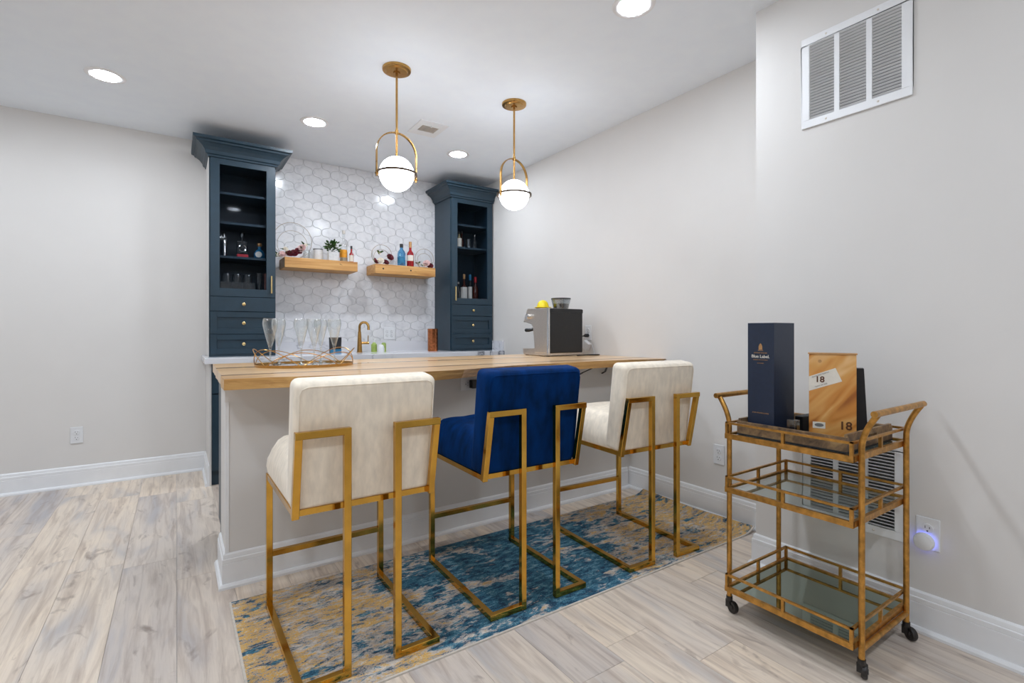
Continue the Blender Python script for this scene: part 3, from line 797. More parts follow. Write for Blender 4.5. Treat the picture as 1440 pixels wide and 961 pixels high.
# ------------------------------------------------------------------ bar stools
def cushion(x, y0, y1, z0, z1, bev, seg=4, tuft=0):
    b = B().box(-x, x, y0, y1, z0, z1)
    return b.mesh('cushion', True, 60, bev, seg)
def stool(loc, rotz, fab, label, group=None):
    t = thing('bar_stool', label, 'bar stool', (loc[0], loc[1], 0.0068), rotz)
    hx, yf, yr, wq = 0.228, 0.285, -0.285, 0.023
    # seat
    me = B()
    nxs, nys = 12, 14
    def seat_pt(i, j, top):
        x = -0.240 + 0.480 * i / nxs; y = -0.19 + 0.505 * j / nys
        ex = min(1, (0.240 - abs(x)) / 0.045); ey = min(1, (0.315 - y) / 0.06)
        rnd = math.sqrt(max(0.0, 1 - (1 - ex) ** 2)) * math.sqrt(max(0.0, 1 - (1 - ey) ** 2))
        z = 0.612 + 0.080 * rnd + 0.012 * math.cos(x * 5) * ex * ey
        if fab == 'blue':
            z -= 0.006 * max(0, 1 - abs((x * 6.5) % 1 - 0.5) / 0.12) * rnd + 0.006 * max(0, 1 - abs((y * 6.5) % 1 - 0.5) / 0.12) * rnd
        return (x, y, z if top else 0.532)
    vs = [seat_pt(i, j, top) for top in (True, False) for i in range(nxs + 1) for j in range(nys + 1)]
    k = (nxs + 1) * (nys + 1); q = lambda i, j: i * (nys + 1) + j; fs = []
    for i in range(nxs):
        for j in range(nys):
            fs += [(q(i, j), q(i + 1, j), q(i + 1, j + 1), q(i, j + 1)), (k + q(i, j), k + q(i, j + 1), k + q(i + 1, j + 1), k + q(i + 1, j))]
    for i in range(nxs):
        fs += [(q(i, 0), k + q(i, 0), k + q(i + 1, 0), q(i + 1, 0)), (q(i, nys), q(i + 1, nys), k + q(i + 1, nys), k + q(i, nys))]
    for j in range(nys):
        fs += [(q(0, j), q(0, j + 1), k + q(0, j + 1), k + q(0, j)), (q(nxs, j), k + q(nxs, j), k + q(nxs, j + 1), q(nxs, j + 1))]
    sm = B().add(vs, fs).mesh('seat', True, 75)
    so = obj('seat', sm, fab, t)
    sb = so.modifiers.new('soft', 'SUBSURF'); sb.levels = 1; sb.render_levels = 1
    # backrest: leaning slab with rounded rim
    bk = B().box(-0.240, 0.240, -0.052, 0.052, 0, 0.425).mesh('backrest', True, 60, 0.026, 4)
    bo = obj('backrest', bk, fab, t)
    bo.location = (0, -0.168, 0.538); bo.rotation_euler = (0.13, 0, 0)
    rim = B()
    pts = [(-0.226, 0.02), (-0.226, 0.385), (-0.218, 0.402), (-0.2, 0.410), (0.2, 0.410), (0.218, 0.402), (0.226, 0.385), (0.226, 0.02)]
    rim.tube([(x, -0.0515, z) for x, z in pts], 0.0022, 6)
    obj('piping', rim.mesh('piping', True), fab, bo)
    # gold frame of square tube
    for s in (-1, 1):
        obj('leg', B().bar((s * hx, yf, 0.0), (s * hx, yf, 0.545), wq).mesh('leg', bevel=0.0015, seg=1), 'gold', t)
        obj('runner', B().bar((s * hx, yf, wq / 2), (s * hx, yr, wq / 2), wq, ext=wq / 2).mesh('runner', bevel=0.0015, seg=1), 'gold', t)
        xi = s * 0.085
        rl = B().bar((s * hx, yr, wq / 2), (xi, yr, wq / 2), wq * 0.995, ext=wq / 2 - 0.0005).bar((xi, yr, 0.001), (xi, yr, 0.792), wq)
        obj('rear_leg', rl.mesh('rear_leg', bevel=0.0015, seg=1), 'gold', t)
        bk_ = B().bar((xi, yr, 0.792), (s * (hx + 0.004), yr, 0.792), wq * 0.99, ext=wq / 2)
        bk_.bar((s * (hx + 0.004), yr, 0.800), (s * (hx + 0.004), yr + 0.055, 0.522), wq * 0.98, up=(0, 1, 0))
        obj('back_bracket', bk_.mesh('back_bracket', bevel=0.0015, seg=1), 'gold', t)
        obj('seat_rail', B().bar((s * hx, yr + 0.06, 0.5335), (s * hx, yf + 0.006, 0.5335), 0.020), 'gold', t)
    obj('seat_rail', B().bar((-hx, yr + 0.072, 0.5335), (hx, yr + 0.072, 0.5335), 0.0195), 'gold', t)
    obj('seat_rail', B().bar((-hx, yf - 0.004, 0.5335), (hx, yf - 0.004, 0.5335), 0.0195), 'gold', t)
    obj('footrest', B().bar((-hx, yf, 0.222), (hx, yf, 0.222), wq * 0.9), 'gold', t)
    return t
stool((0.540, 1.915), math.radians(0.5), 'cream', 'cream velvet bar stool with gold frame in front of the flute tray')
stool((1.243, 1.915), math.radians(-1.2), 'blue', 'royal blue velvet bar stool with gold frame between two cream ones')
stool((1.985, 1.878), math.radians(-3.5), 'cream', 'cream velvet bar stool with gold frame nearest the side wall')

# ------------------------------------------------------------------ bar cart
CX0, CX1, CY0, CY1 = 1.795, 2.24, 0.716, 1.152
PXs, PYs = (1.832, 2.203), (0.702, 1.165)
ct = thing('bar_cart', 'gold three-tier bar cart with glass shelves on black casters', 'bar cart', ((CX0 + CX1) / 2, (CY0 + CY1) / 2, 0))
ox, oy = (CX0 + CX1) / 2, (CY0 + CY1) / 2
for px in PXs:
    for py in PYs:
        s = 1 if py > oy else -1
        yy = py - oy
        pts = [(px - ox, yy, 0.062), (px - ox, yy, 0.745)]
        for i in range(1, 9):
            a = i / 8
            pts.append((px - ox, yy + s * 0.044 * a ** 1.7, 0.745 + 0.110 * a))
        obj('post', B().tube(pts, 0.0095, 12).mesh('post', True), 'cartgold', ct)
        cs = obj('caster', B().tube([(px - ox, yy, 0.064), (px - ox, yy, 0.046)], 0.012, 12).box(px - ox - 0.008, px - ox + 0.008, yy - 0.006, yy + 0.012, 0.020, 0.050).mesh('caster', True), 'rubber', ct)
        ang = {(0, 1): 0.25, (0, 0): 1.25, (1, 0): 0.5, (1, 1): -0.3}[(PXs.index(px), 0 if py < oy else 1)]
        wl = B().lathe([(0.0, 0.011), (0.008, 0.011), (0.009, 0.008), (0.021, 0.009), (0.0235, 0.005), (0.0235, -0.005), (0.021, -0.009), (0.009, -0.008), (0.008, -0.011), (0, -0.011)], 20)
        wl.move(Matrix.Translation((px - ox + 0.010 * math.sin(ang), yy - 0.014 * math.cos(ang), 0.0236)) @ Matrix.Rotation(-ang, 4, 'Z') @ Matrix.Rotation(PI / 2, 4, 'Y'))
        obj('wheel', wl.mesh('wheel', True), 'rubber', cs)
for s in (-1, 1):
    y = s * 0.2315 + s * 0.044
    obj('handle', B().tube([(PXs[0] - ox - 0.024, y, 0.859), (PXs[1] - ox + 0.024, y, 0.859)], 0.0105, 14).mesh('handle', True), 'cartgold', ct)
    obj('foot_bar', B().tube([(PXs[0] - ox, s * 0.2315, 0.094), (PXs[1] - ox, s * 0.2315, 0.094)], 0.009, 12).mesh('foot_bar', True), 'cartgold', ct)
hx, hy = (CX1 - CX0) / 2, (CY1 - CY0) / 2
rw = 0.012
for z0, z1, gl in ((0.100, 0.168, 'mirror'), (0.489, 0.552, 'shelfglass'), (0.699, 0.764, 'shelfglass')):
    sh = obj('tray_frame', B().bar((-hx, -hy, z0 + 0.010), (-hx, hy, z0 + 0.010), rw, 0.020, ext=rw / 2).bar((hx, -hy, z0 + 0.010), (hx, hy, z0 + 0.010), rw, 0.020, ext=rw / 2)
             .bar((-hx, -hy, z0 + 0.010), (hx, -hy, z0 + 0.010), rw, 0.020).bar((-hx, hy, z0 + 0.010), (hx, hy, z0 + 0.010), rw, 0.020), 'cartgold', ct)
    obj('shelf_panel', B().box(-hx + rw / 2, hx - rw / 2, -hy + rw / 2, hy - rw / 2, z0 + 0.010, z0 + 0.015), gl, sh)
    rl = B()
    zr = z1 - 0.004
    for p, q in (((-hx, -hy), (-hx, hy)), ((hx, -hy), (hx, hy)), ((-hx, -hy), (hx, -hy)), ((-hx, hy), (hx, hy))):
        rl.bar((*p, zr), (*q, zr), 0.009, 0.008, ext=0.0045)
    obj('gallery_rail', rl, 'cartgold', sh)
    up = B().box(-0.005, 0.005, -0.005, 0.005, z0 + 0.018, zr).mesh('baluster'); up.materials.append(M['cartgold'])
    for p in ((-hx, -hy), (-hx, hy), (hx, -hy), (hx, hy), (-hx, 0), (hx, 0), (0, -hy), (0, hy)):
        inst('baluster', up, sh, (p[0], p[1], 0))

# serving tray on the cart
tz = 0.7155
sx0, sx1, sy0, sy1 = 1.828, 2.205, 0.745, 1.130
st = thing('serving_tray', 'distressed brown wooden tray with cut-out handles on the cart top', 'tray', ((sx0 + sx1) / 2, (sy0 + sy1) / 2, tz))
a, c, th_, hh = (sx1 - sx0) / 2, (sy1 - sy0) / 2, 0.010, 0.056
obj('base', B().box(-a, a, -c, c, 0, 0.006), 'carton_black', st)
for s in (-1, 1):
    obj('long_side', B().box(s * a, s * (a - th_), -c, c, 0.006, hh - 0.004), 'traywood', st)
    e = B()
    y0, y1 = sorted((s * c, s * (c - th_)))
    e.box(-a + th_, -0.05, y0, y1, 0.006, hh + 0.006).box(0.05, a - th_, y0, y1, 0.006, hh + 0.006).box(-0.05, 0.05, y0, y1, 0.006, 0.022).box(-0.05, 0.05, y0, y1, 0.044, hh + 0.006)
    obj('handle_end', e, 'traywood', st)
zi = tz + 0.0065
# tall navy carton
bx = thing('whisky_carton', 'tall navy whisky carton lettered in cream and copper on the cart', 'box', (1.872, 1.008, zi))
hgt = 1.152 - zi
obj('carton', B().box(0, 0.150, 0, 0.104, 0, hgt).mesh('carton', bevel=0.001, seg=1), 'carton_navy', bx)
RF = (PI / 2, 0, -PI / 2)     # on the face looking along -X
fx = -0.0006
text('brand_line', 'JOHNNIE WALKER', 0.0062, 'foil', bx, (fx, 0.052, hgt - 0.116), RF)
text('brand_name', 'Blue Label.', 0.0165, 'paper', bx, (fx, 0.052, hgt - 0.130), RF, bold=0.00025)
text('sub_line', 'BLENDED SCOTCH WHISKY', 0.0046, 'foil', bx, (fx, 0.052, hgt - 0.143), RF)
text('small_line', 'SCOTLAND', 0.005, 'foil', bx, (fx, 0.052, hgt - 0.156), RF)
text('foot_line', 'JOHN WALKER & SONS', 0.0062, 'foil', bx, (fx, 0.052, 0.082), RF)
em = B().box(-0.0006, 0, 0.045, 0.059, hgt - 0.103, hgt - 0.090)
em.prism([(0.0455, hgt - 0.090), (0.0585, hgt - 0.090), (0.056, hgt - 0.083), (0.052, hgt - 0.079), (0.048, hgt - 0.083)], -0.0006, 0, 'x')
em.box(-0.0006, 0, 0.042, 0.062, hgt - 0.107, hgt - 0.105)
obj('crest', em, 'foil', bx)
# amber carton turned to the room
am = thing('amber_carton', 'amber swirl-printed whisky carton with a slanted white label and the number 18', 'box', (1.955, 0.842, zi), -math.atan2(1.955, 0.842))
ah = 1.036 - zi
obj('carton', B().box(-0.072, 0.072, 0, 0.05, 0, ah).mesh('carton', bevel=0.001, seg=1), 'amber', am)
obj('lid_edge', B().box(-0.075, 0.075, -0.003, 0.053, ah, ah + 0.005), 'foil', am)
lab = B().prism([(-0.0718, ah - 0.135), (-0.0718, ah - 0.082), (0.010, ah - 0.048), (0.030, ah - 0.095)], -0.0008, 0, 'y')
obj('slanted_label', lab, 'paper', am)
FR = (PI / 2, 0, 0)
tl = math.atan2(0.034, 0.082)
text('label_number', '18', 0.030, 'ink', am, (-0.038, -0.0010, ah - 0.092), (PI / 2, -0.0, 0), bold=0.0007)
text('label_line', 'SINGLE MALT SCOTCH', 0.0055, 'greyink', am, (-0.036, -0.0010, ah - 0.074), (PI / 2, -tl, 0))
text('label_line', 'YEARS OF AGE', 0.0062, 'greyink', am, (-0.034, -0.0010, ah - 0.112), (PI / 2, -tl, 0))
text('big_number', '18', 0.040, 'ink', am, (0.040, -0.0010, 0.060), FR, bold=0.0008)
obj('small_label', B().box(-0.060, -0.021, -0.0008, 0, 0.045, 0.068), 'paper', am)
obj('stamp', B().lathe([(0.010, 0.0003), (0.0118, 0.0003), (0.0118, 0), (0.010, 0)], 20, sx=1.2, sy=0.55).move(Matrix.Translation((-0.040, -0.0008, 0.057)) @ Matrix.Rotation(PI / 2, 4, 'X')), 'greyink', am)
obj('seal', B().lathe([(0.0045, 0.0004), (0.006, 0.0004), (0.006, 0), (0.0045, 0)], 18).move(Matrix.Translation((-0.038, 0, ah - 0.025)) @ Matrix.Rotation(PI / 2, 4, 'X')), 'foil', am)
bb_ = B()
bb_.add([(-0.09, 0, 0), (0.088, 0, 0), (0.088, 0.06, 0), (-0.09, 0.06, 0), (-0.075, 0, 0.262), (0.075, 0, 0.262), (0.075, 0.05, 0.262), (-0.075, 0.05, 0.262)],
        [(0, 3, 2, 1), (4, 5, 6, 7), (0, 1, 5, 4), (1, 2, 6, 5), (2, 3, 7, 6), (3, 0, 4, 7)])
tk = thing('black_carton', 'black tapered carton standing behind the amber one', 'box', (2.036, 0.853, zi), -math.atan2(1.955, 0.842))
obj('carton', bb_.mesh('carton', bevel=0.001, seg=1), 'carton_black', tk)
ab_ = thing('clear_block', 'small clear acrylic block in the tray by the navy carton', 'block', (1.868, 0.935, zi))
obj('block', B().box(-0.012, 0.012, -0.018, 0.018, 0, 0.075).mesh('block', bevel=0.002), 'acrylic', ab_)
lo = thing('black_case', 'low black case lying in the tray between the two cartons', 'box', (2.0, 0.93, zi))
obj('case', B().box(0.05, 0.16, 0.06, 0.09, 0, 0.06).mesh('case', bevel=0.003), 'carton_black', lo)

# ------------------------------------------------------------------ espresso machine on the bar
cm = thing('espresso_machine', 'steel espresso machine with black back panel on the bar by the wall', 'coffee machine', (2.39, 2.83, ZB))
hw = 0.165
prof = [(0.012, 0.022), (0.012, 0.352), (0.262, 0.357), (0.312, 0.258), (0.212, 0.237), (0.192, 0.214), (0.172, 0.070), (0.172, 0.022)]
obj('body', B().prism(prof, -hw, hw, 'x').mesh('body', bevel=0.004), 'steel', cm)
obj('back_panel', B().box(-hw + 0.012, hw - 0.004, -0.002, 0.012, 0.024, 0.350).mesh('back_panel', bevel=0.006), 'black', cm)
obj('tank_lid', B().box(-hw + 0.014, hw - 0.006, -0.006, -0.002, 0.320, 0.346), 'black', cm)
obj('corner_post', B().box(-hw - 0.002, -hw + 0.012, -0.002, 0.018, 0.010, 0.354).mesh('corner_post', bevel=0.003), 'chrome', cm)
obj('drip_tray', B().prism([(0.02, 0.004), (0.318, 0.004), (0.325, 0.052), (0.17, 0.056), (0.02, 0.056)], -hw + 0.002, hw - 0.002, 'x').mesh('drip_tray', bevel=0.003), 'steel', cm)
obj('group_head', B().tube([(0, 0.235, 0.238), (0, 0.235, 0.20)], 0.036, 20), 'chrome', cm)
pf = obj('portafilter', B().tube([(0, 0.235, 0.200), (0, 0.235, 0.172)], 0.034, 20).tube([(0, 0.262, 0.186), (0, 0.30, 0.188), (0, 0.39, 0.184)], [0.010, 0.013, 0.014], 12), 'black', cm)
obj('steam_lever', B().tube([(-hw + 0.03, 0.2, 0.20), (-hw - 0.004, 0.235, 0.192), (-hw - 0.004, 0.272, 0.192)], [0.010, 0.014, 0.014], 12).mesh('steam_lever', True), 'black', cm)
obj('steam_dial', B().tube([(-hw + 0.001, 0.235, 0.294), (-hw - 0.022, 0.235, 0.294)], 0.021, 20).tube([(-hw - 0.022, 0.235, 0.294), (-hw - 0.030, 0.235, 0.294)], 0.015, 20).mesh('steam_dial', True), 'chrome', cm)
obj('control_panel', B().prism([(0.268, 0.352), (0.317, 0.256), (0.314, 0.254), (0.264, 0.350)], -hw + 0.006, hw - 0.006, 'x'), 'black', cm)
obj('hopper', B().lathe([(0.056, 0.355), (0.058, 0.372), (0.072, 0.425), (0.074, 0.425), (0.06, 0.370), (0.058, 0.355)], 28, (0.02, 0.085, 0)).mesh('hopper', True), 'acrylic', cm)
obj('bean_fill', B().lathe([(0.055, 0.3575), (0.057, 0.372), (0.062, 0.388), (0.03, 0.394), (0, 0.392)], 24, (0.02, 0.085, 0)), 'beans', cm)
obj('hopper_lid', B().lathe([(0.0, 0.434), (0.05, 0.434), (0.075, 0.432), (0.075, 0.425)], 28, (0.02, 0.085, 0)).mesh('hopper_lid', True), 'black', cm)
for x in (-hw + 0.02, hw - 0.02):
    for y in (0.03, 0.29):
        obj('foot', B().lathe([(0.014, 0), (0.014, 0.006)], 12, (x, y, 0)), 'rubber', cm)
yd = thing('yellow_dish', 'small bright yellow domed dish on top of the espresso machine', 'dish', (2.285, 2.975, ZB + 0.3565))
obj('dome', B().lathe([(0.046, 0.006), (0.044, 0.02), (0.036, 0.042), (0.024, 0.054), (0.010, 0.060), (0, 0.061)], 22).mesh('dome', True, 70), 'yellow', yd)
obj('rim', B().lathe([(0.0, 0.0), (0.052, 0.0), (0.066, 0.006), (0.064, 0.008), (0.044, 0.006)], 24).mesh('rim', True, 70), 'yellow', yd)
pc = obj('power_cord', B().tube([(x - 2.39, y - 2.83, z - ZB) for x, y, z in ((2.652, 2.93, 1.082), (2.62, 2.926, 1.079), (2.59, 2.915, 1.064), (2.570, 2.905, 1.035), (2.566, 2.91, 0.99), (2.572, 2.94, 0.955), (2.562, 3.0, 0.95))], 0.0042, 8).mesh('power_cord', True), 'black', cm)
obj('plug', B().tube([(2.7035 - 2.39, 0.10, 1.086 - ZB), (2.672 - 2.39, 0.10, 1.086 - ZB)], 0.014, 12).tube([(2.672 - 2.39, 0.10, 1.086 - ZB), (2.65 - 2.39, 0.10, 1.082 - ZB)], [0.014, 0.005], 12).mesh('plug', True), 'black', pc)
wb = thing('charger_block', 'white power brick hanging tilted by the outlet above the bar', 'charger', (2.676, 2.925, 1.008))
wm = B().box(-0.018, 0.018, -0.032, 0.032, -0.032, 0.032).mesh('brick', bevel=0.005)
o = obj('brick', wm, 'plastic', wb); o.rotation_euler = (0.55, 0, 0)
obj('cable', B().tube([(0.02, -0.03, 0.028), (0.02, -0.048, 0.0), (0.016, -0.07, -0.045), (0.010, -0.078, -0.068)], 0.0016, 6), 'plastic', wb)
bk2 = thing('loose_cable', 'loop of loose black cable lying on the bar top', 'cable', (2.56, 2.80, ZB))
lp = [(0.0, 0.03, 0.0042), (0.05, 0.0, 0.0042), (0.10, -0.02, 0.0042), (0.125, -0.012, 0.0042), (0.11, 0.01, 0.0042), (0.05, 0.022, 0.0042), (-0.02, 0.012, 0.0042), (-0.10, -0.014, 0.0042)]
obj('cable', B().tube(lp, 0.004, 8).mesh('cable', True), 'black', bk2)

# ------------------------------------------------------------------ flute tray
ft = thing('oval_tray', 'oval mirrored tray with looping gold wire rim on the bar', 'tray', (0.575, 2.83, ZB))
TA, TBb = 0.245, 0.205
def ell(k, a=1.0, z=0.0):
    return (TA * a * math.cos(k), TBb * a * math.sin(k), z)
obj('mirror_plate', B().lathe([(0, 0.006), (1.0, 0.006), (1.0, 0.0), (0, 0.0)], 48, sx=TA - 0.004, sy=TBb - 0.004), 'chrome', ft)
rimb = B()
vv = []
for k in range(64):
    a = 2 * PI * k / 64
    vv += [ell(a, 1.0, 0), ell(a, 1.0, 0.014), ell(a, 0.985, 0.014), ell(a, 0.985, 0)]
rimb.add(vv, [(k * 4 + i, k * 4 + (i + 1) % 4, ((k + 1) % 64) * 4 + (i + 1) % 4, ((k + 1) % 64) * 4 + i) for k in range(64) for i in range(4)])
obj('rim', rimb, 'brass', ft)
for i in range(8):
    a0 = 2 * PI * i / 8 - 0.2
    pts = []
    for j in range(15):
        u = j / 14
        a = a0 + 1.5 * u
        end = i in (0, 4, 3, 7)
        pts.append(ell(a, 0.995 + 0.03 * math.sin(PI * u), 0.012 + (0.080 if end else 0.064) * math.sin(PI * u)))
    obj('wire_loop', B().tube(pts, 0.0022, 6).mesh('wire_loop', True), 'brass', ft)
bowl_prof = [(0.0055, 0.088), (0.0080, 0.096), (0.0160, 0.125), (0.0275, 0.172), (0.0355, 0.206), (0.0362, 0.220), (0.0335, 0.236), (0.0305, 0.242), (0.0298, 0.242),
             (0.0327, 0.236), (0.0354, 0.220), (0.0347, 0.206), (0.0267, 0.172), (0.0152, 0.125), (0.0065, 0.099), (0.0, 0.097)]
bowl_me = B().lathe(bowl_prof, 24).mesh('bowl', True, 60); bowl_me.materials.append(M['glass'])
stem_me = B().lathe([(0.0060, 0.010), (0.0044, 0.016), (0.0042, 0.06), (0.0046, 0.08), (0.0054, 0.0879)], 12).mesh('stem', True, 60); stem_me.materials.append(M['thickglass'])
foot_me = B().lathe([(0.0, 0.0), (0.030, 0.0), (0.031, 0.0018), (0.012, 0.0045), (0.0061, 0.0099), (0.0, 0.0099)], 24).mesh('foot', True, 60); foot_me.materials.append(M['thickglass'])
for x, y in ((0.392, 2.752), (0.462, 2.95), (0.546, 2.795), (0.598, 2.735), (0.681, 2.955), (0.705, 2.755)):
    t = thing('champagne_flute', 'clear glass champagne flute with a tapering bowl on the oval tray', 'glass', (x, y, ZB + 0.0065), 0, 'champagne flutes on the oval tray')
    inst('bowl', bowl_me, t); inst('stem', stem_me, t); inst('foot', foot_me, t)

# ------------------------------------------------------------------ faucet, soap, tumbler on the worktop
fc = thing('bar_faucet', 'brass gooseneck faucet at the back of the quartz worktop', 'faucet', (1.392, 4.56, ZK))
obj('body', B().lathe([(0.026, 0), (0.026, 0.006), (0.023, 0.008), (0.017, 0.14), (0.014, 0.19)], 20).mesh('body', True), 'brass', fc)
sp = [(0, 0, 0.18), (0, 0, 0.235)] + [(0.035 - 0.035 * math.cos(a), -0.012 * a, 0.235 + 0.04 * math.sin(a)) for a in [PI * i / 12 for i in range(1, 13)]] + [(0.07, -0.04, 0.205)]
obj('spout', B().tube(sp, 0.0115, 14).mesh('spout', True), 'brass', fc)
obj('handle', B().tube([(0.01, 0, 0.085), (0.085, 0, 0.085)], 0.012, 12).tube([(0.078, 0, 0.09), (0.08, 0, 0.155)], 0.004, 10).mesh('handle', True), 'brass', fc)
def lathe_thing(name, label, cat, loc, parts, group=None, n=20):
    t = thing(name, label, cat, loc, 0, group)
    for pn, pr, m in parts:
        obj(pn, B().lathe(pr, n).mesh(pn, True, 45), m, t)
    return t
lathe_thing('soap_bottle', 'clear soap bottle with green soap beside the faucet', 'bottle', (1.53, 4.57, ZK), [
    ('bottle', [(0.0, 0), (0.026, 0), (0.027, 0.07), (0.012, 0.085), (0.010, 0.09)], 'greenplastic'), ('pump', [(0.006, 0.09), (0.006, 0.115), (0.014, 0.117), (0.014, 0.124), (0, 0.125)], 'plastic')])
lathe_thing('soap_dispenser', 'small white rounded dispenser in front of the green soap', 'dispenser', (1.565, 4.48, ZK), [
    ('body', [(0.0, 0), (0.03, 0), (0.032, 0.03), (0.026, 0.056), (0.014, 0.07), (0, 0.073)], 'whitepot')])
lathe_thing('green_bottle', 'green scrub bottle behind the white dispenser', 'bottle', (1.63, 4.59, ZK), [
    ('bottle', [(0.0, 0), (0.022, 0), (0.022, 0.075), (0.014, 0.085), (0, 0.087)], 'greenplastic')])
lathe_thing('copper_tumbler', 'hammered copper tumbler at the foot of the corner cabinet', 'tumbler', (2.07, 4.45, ZK), [
    ('cup', [(0.0, 0), (0.047, 0), (0.049, 0.01), (0.049, 0.21), (0.052, 0.216), (0.047, 0.218), (0.045, 0.01), (0, 0.012)], 'copper')])
dk = thing('dark_packet', 'black packet with a teal band on the worktop behind the flutes', 'packet', (1.16, 4.50, ZK))
obj('packet', B().prism([(-0.046, 0), (0.046, 0), (0.050, 0.14), (-0.050, 0.14)], -0.02, 0.02, 'y').mesh('packet', bevel=0.003), 'carton_black', dk)
obj('band', B().box(-0.0475, 0.0475, -0.021, -0.02, 0.0, 0.035), 'tealpaper', dk)

# ------------------------------------------------------------------ things on the floating shelves
ZS = 1.652 + 0.0865
def petals(n, r, z, tilt, wd):
    b = B()
    for i in range(n):
        a = 2 * PI * i / n + z * 40
        ca, sa = math.cos(a), math.sin(a)
        pts = []
        for (u, v, h) in ((0, 0, 0), (0.5, wd, 0.35), (1.0, wd * 0.7, 0.5 * tilt + 0.3), (1.12, 0, tilt * 0.6 + 0.25), (1.0, -wd * 0.7, 0.5 * tilt + 0.3), (0.5, -wd, 0.35)):
            x, y, h2 = u * r, v * r, z + h * r
            pts.append((x * ca - y * sa, x * sa + y * ca, h2))
        b.add(pts, [(0, 1, 2, 3), (0, 3, 4, 5)])
    return b
def blossom(r):
    b = petals(6, r, 0.0, 0.2, 0.62); c = petals(5, r * 0.7, r * 0.15, 1.0, 0.55); d = petals(4, r * 0.4, r * 0.3, 1.6, 0.5)
    b.add(c.v, c.f); b.add(d.v, d.f)
    return b
def leafmesh(l, wd):
    return B().add([(0, 0, 0), (l * 0.3, wd, l * 0.06), (l * 0.7, wd * 0.8, l * 0.04), (l, 0, -l * 0.05), (l * 0.7, -wd * 0.8, l * 0.04), (l * 0.3, -wd, l * 0.06), (l * 0.5, 0, 0)],
                   [(0, 1, 6), (1, 2, 6), (2, 3, 6), (3, 4, 6), (4, 5, 6), (5, 0, 6)])
LM = {}
for mm in ('burgundy', 'blush', 'ivory'):
    me = blossom(0.030).mesh('blossom'); me.materials.append(M[mm]); LM[mm] = me
for mm in ('leaf', 'leaf2', 'burgundy'):
    me = leafmesh(0.045, 0.011).mesh('leaf'); me.materials.append(M[mm]); LM['l' + mm] = me
def wreath(x, y, R, flowers, label, inner=True):
    t = thing('hoop_wreath', label, 'wreath', (x, y, ZS))
    obj('hoop', B().tube([(R * math.cos(a), 0, 0.003 + R + R * math.sin(a)) for a in [2 * PI * i / 48 for i in range(48)]], 0.0018, 6, True).mesh('hoop', True), 'wire', t)
    if inner:
        r2 = R * 0.78
        obj('hoop', B().tube([(r2 * math.cos(a), 0.006, 0.003 + r2 + r2 * math.sin(a)) for a in [2 * PI * i / 48 for i in range(48)]], 0.0014, 6, True).mesh('hoop', True), 'wire', t)
    rnd = random.Random(int(x * 1000))
    for (fx_, fz, kind, sc) in flowers:
        inst('blossom', LM[kind], t, (fx_, -0.022, fz), (PI / 2 - 0.5, rnd.uniform(-.5, .5), rnd.uniform(-.6, .6)), (sc, sc, sc))
        for k in range(4):
            inst('leaf', LM[rnd.choice(('lleaf', 'lleaf2', 'lleaf', 'lburgundy'))], t, (fx_ + rnd.uniform(-.01, .01), -0.012, max(0.012, fz + rnd.uniform(-.012, .012))),
                 (rnd.uniform(-.8, .8), -rnd.uniform(-0.2, 1.0), rnd.uniform(-PI, PI)), (1, 1, 1))
    return t
wreath(0.83, 4.60, 0.155, [(-0.085, 0.03, 'blush', .9), (-0.06, 0.075, 'ivory', .7), (-0.035, 0.04, 'burgundy', 1.0), (0.01, 0.045, 'burgundy', 1.1), (0.04, 0.065, 'burgundy', 1.0), (0.072, 0.09, 'blush', 1.2), (0.10, 0.125, 'ivory', 0.5), (-0.11, 0.02, 'ivory', .7)],
       'gold hoop wreath with burgundy and blush flowers on the shelf with the plant')
wreath(1.615, 4.60, 0.098, [(-0.06, 0.03, 'burgundy', .7), (-0.02, 0.04, 'ivory', 1.0), (0.03, 0.03, 'burgundy', .9), (0.07, 0.08, 'burgundy', 1.1), (-0.03, 0.11, 'ivory', .45)],
       'gold hoop wreath with cream and burgundy flowers beside the blue bottle')
wreath(2.05, 4.60, 0.098, [(-0.075, 0.04, 'ivory', .6), (-0.02, 0.03, 'ivory', .6), (0.015, 0.05, 'blush', 1.15), (0.05, 0.028, 'burgundy', 1.0)],
       'gold hoop wreath with blush and dark red flowers beside the red bottle')
lathe_thing('votive_jar', 'small clear votive jar next to the wreath and canister', 'jar', (0.925, 4.505, ZS), [
    ('glass', [(0, 0), (0.026, 0), (0.029, 0.05), (0.028, 0.075), (0.026, 0.075), (0.027, 0.05), (0.024, 0.006), (0, 0.005)], 'glass')])
lathe_thing('shot_glass', 'clear shot glass standing close by the white canister', 'glass', (0.968, 4.56, ZS), [
    ('glass', [(0, 0), (0.020, 0), (0.025, 0.085), (0.0235, 0.085), (0.019, 0.012), (0, 0.011)], 'glass')])
lathe_thing('white_canister', 'white ceramic canister with a dark rim beside the plant', 'canister', (1.036, 4.59, ZS), [
    ('body', [(0, 0), (0.038, 0), (0.040, 0.004), (0.040, 0.098)], 'whitepot'), ('rim', [(0.0415, 0.097), (0.0415, 0.103), (0.036, 0.103), (0.036, 0.097)], 'black')])
pp = thing('potted_plant', 'bushy green plant in a square white dotted pot on the shelf', 'plant', (1.148, 4.535, ZS))
obj('pot', B().prism([(-0.042, -0.042), (0.042, -0.042), (0.042, 0.042), (-0.042, 0.042)], 0, 0.080, 'z').mesh('pot', bevel=0.006), 'whitepot', pp)
dots = B()
for i in range(7):
    for j in range(6):
        dots.box(-0.034 + i * 0.0113 - 0.0022, -0.034 + i * 0.0113 + 0.0022, -0.0426, -0.042, 0.010 + j * 0.0118, 0.0144 + j * 0.0118)
obj('dot_pattern', dots, 'greyink', pp)
fo = B(); rnd = random.Random(3)
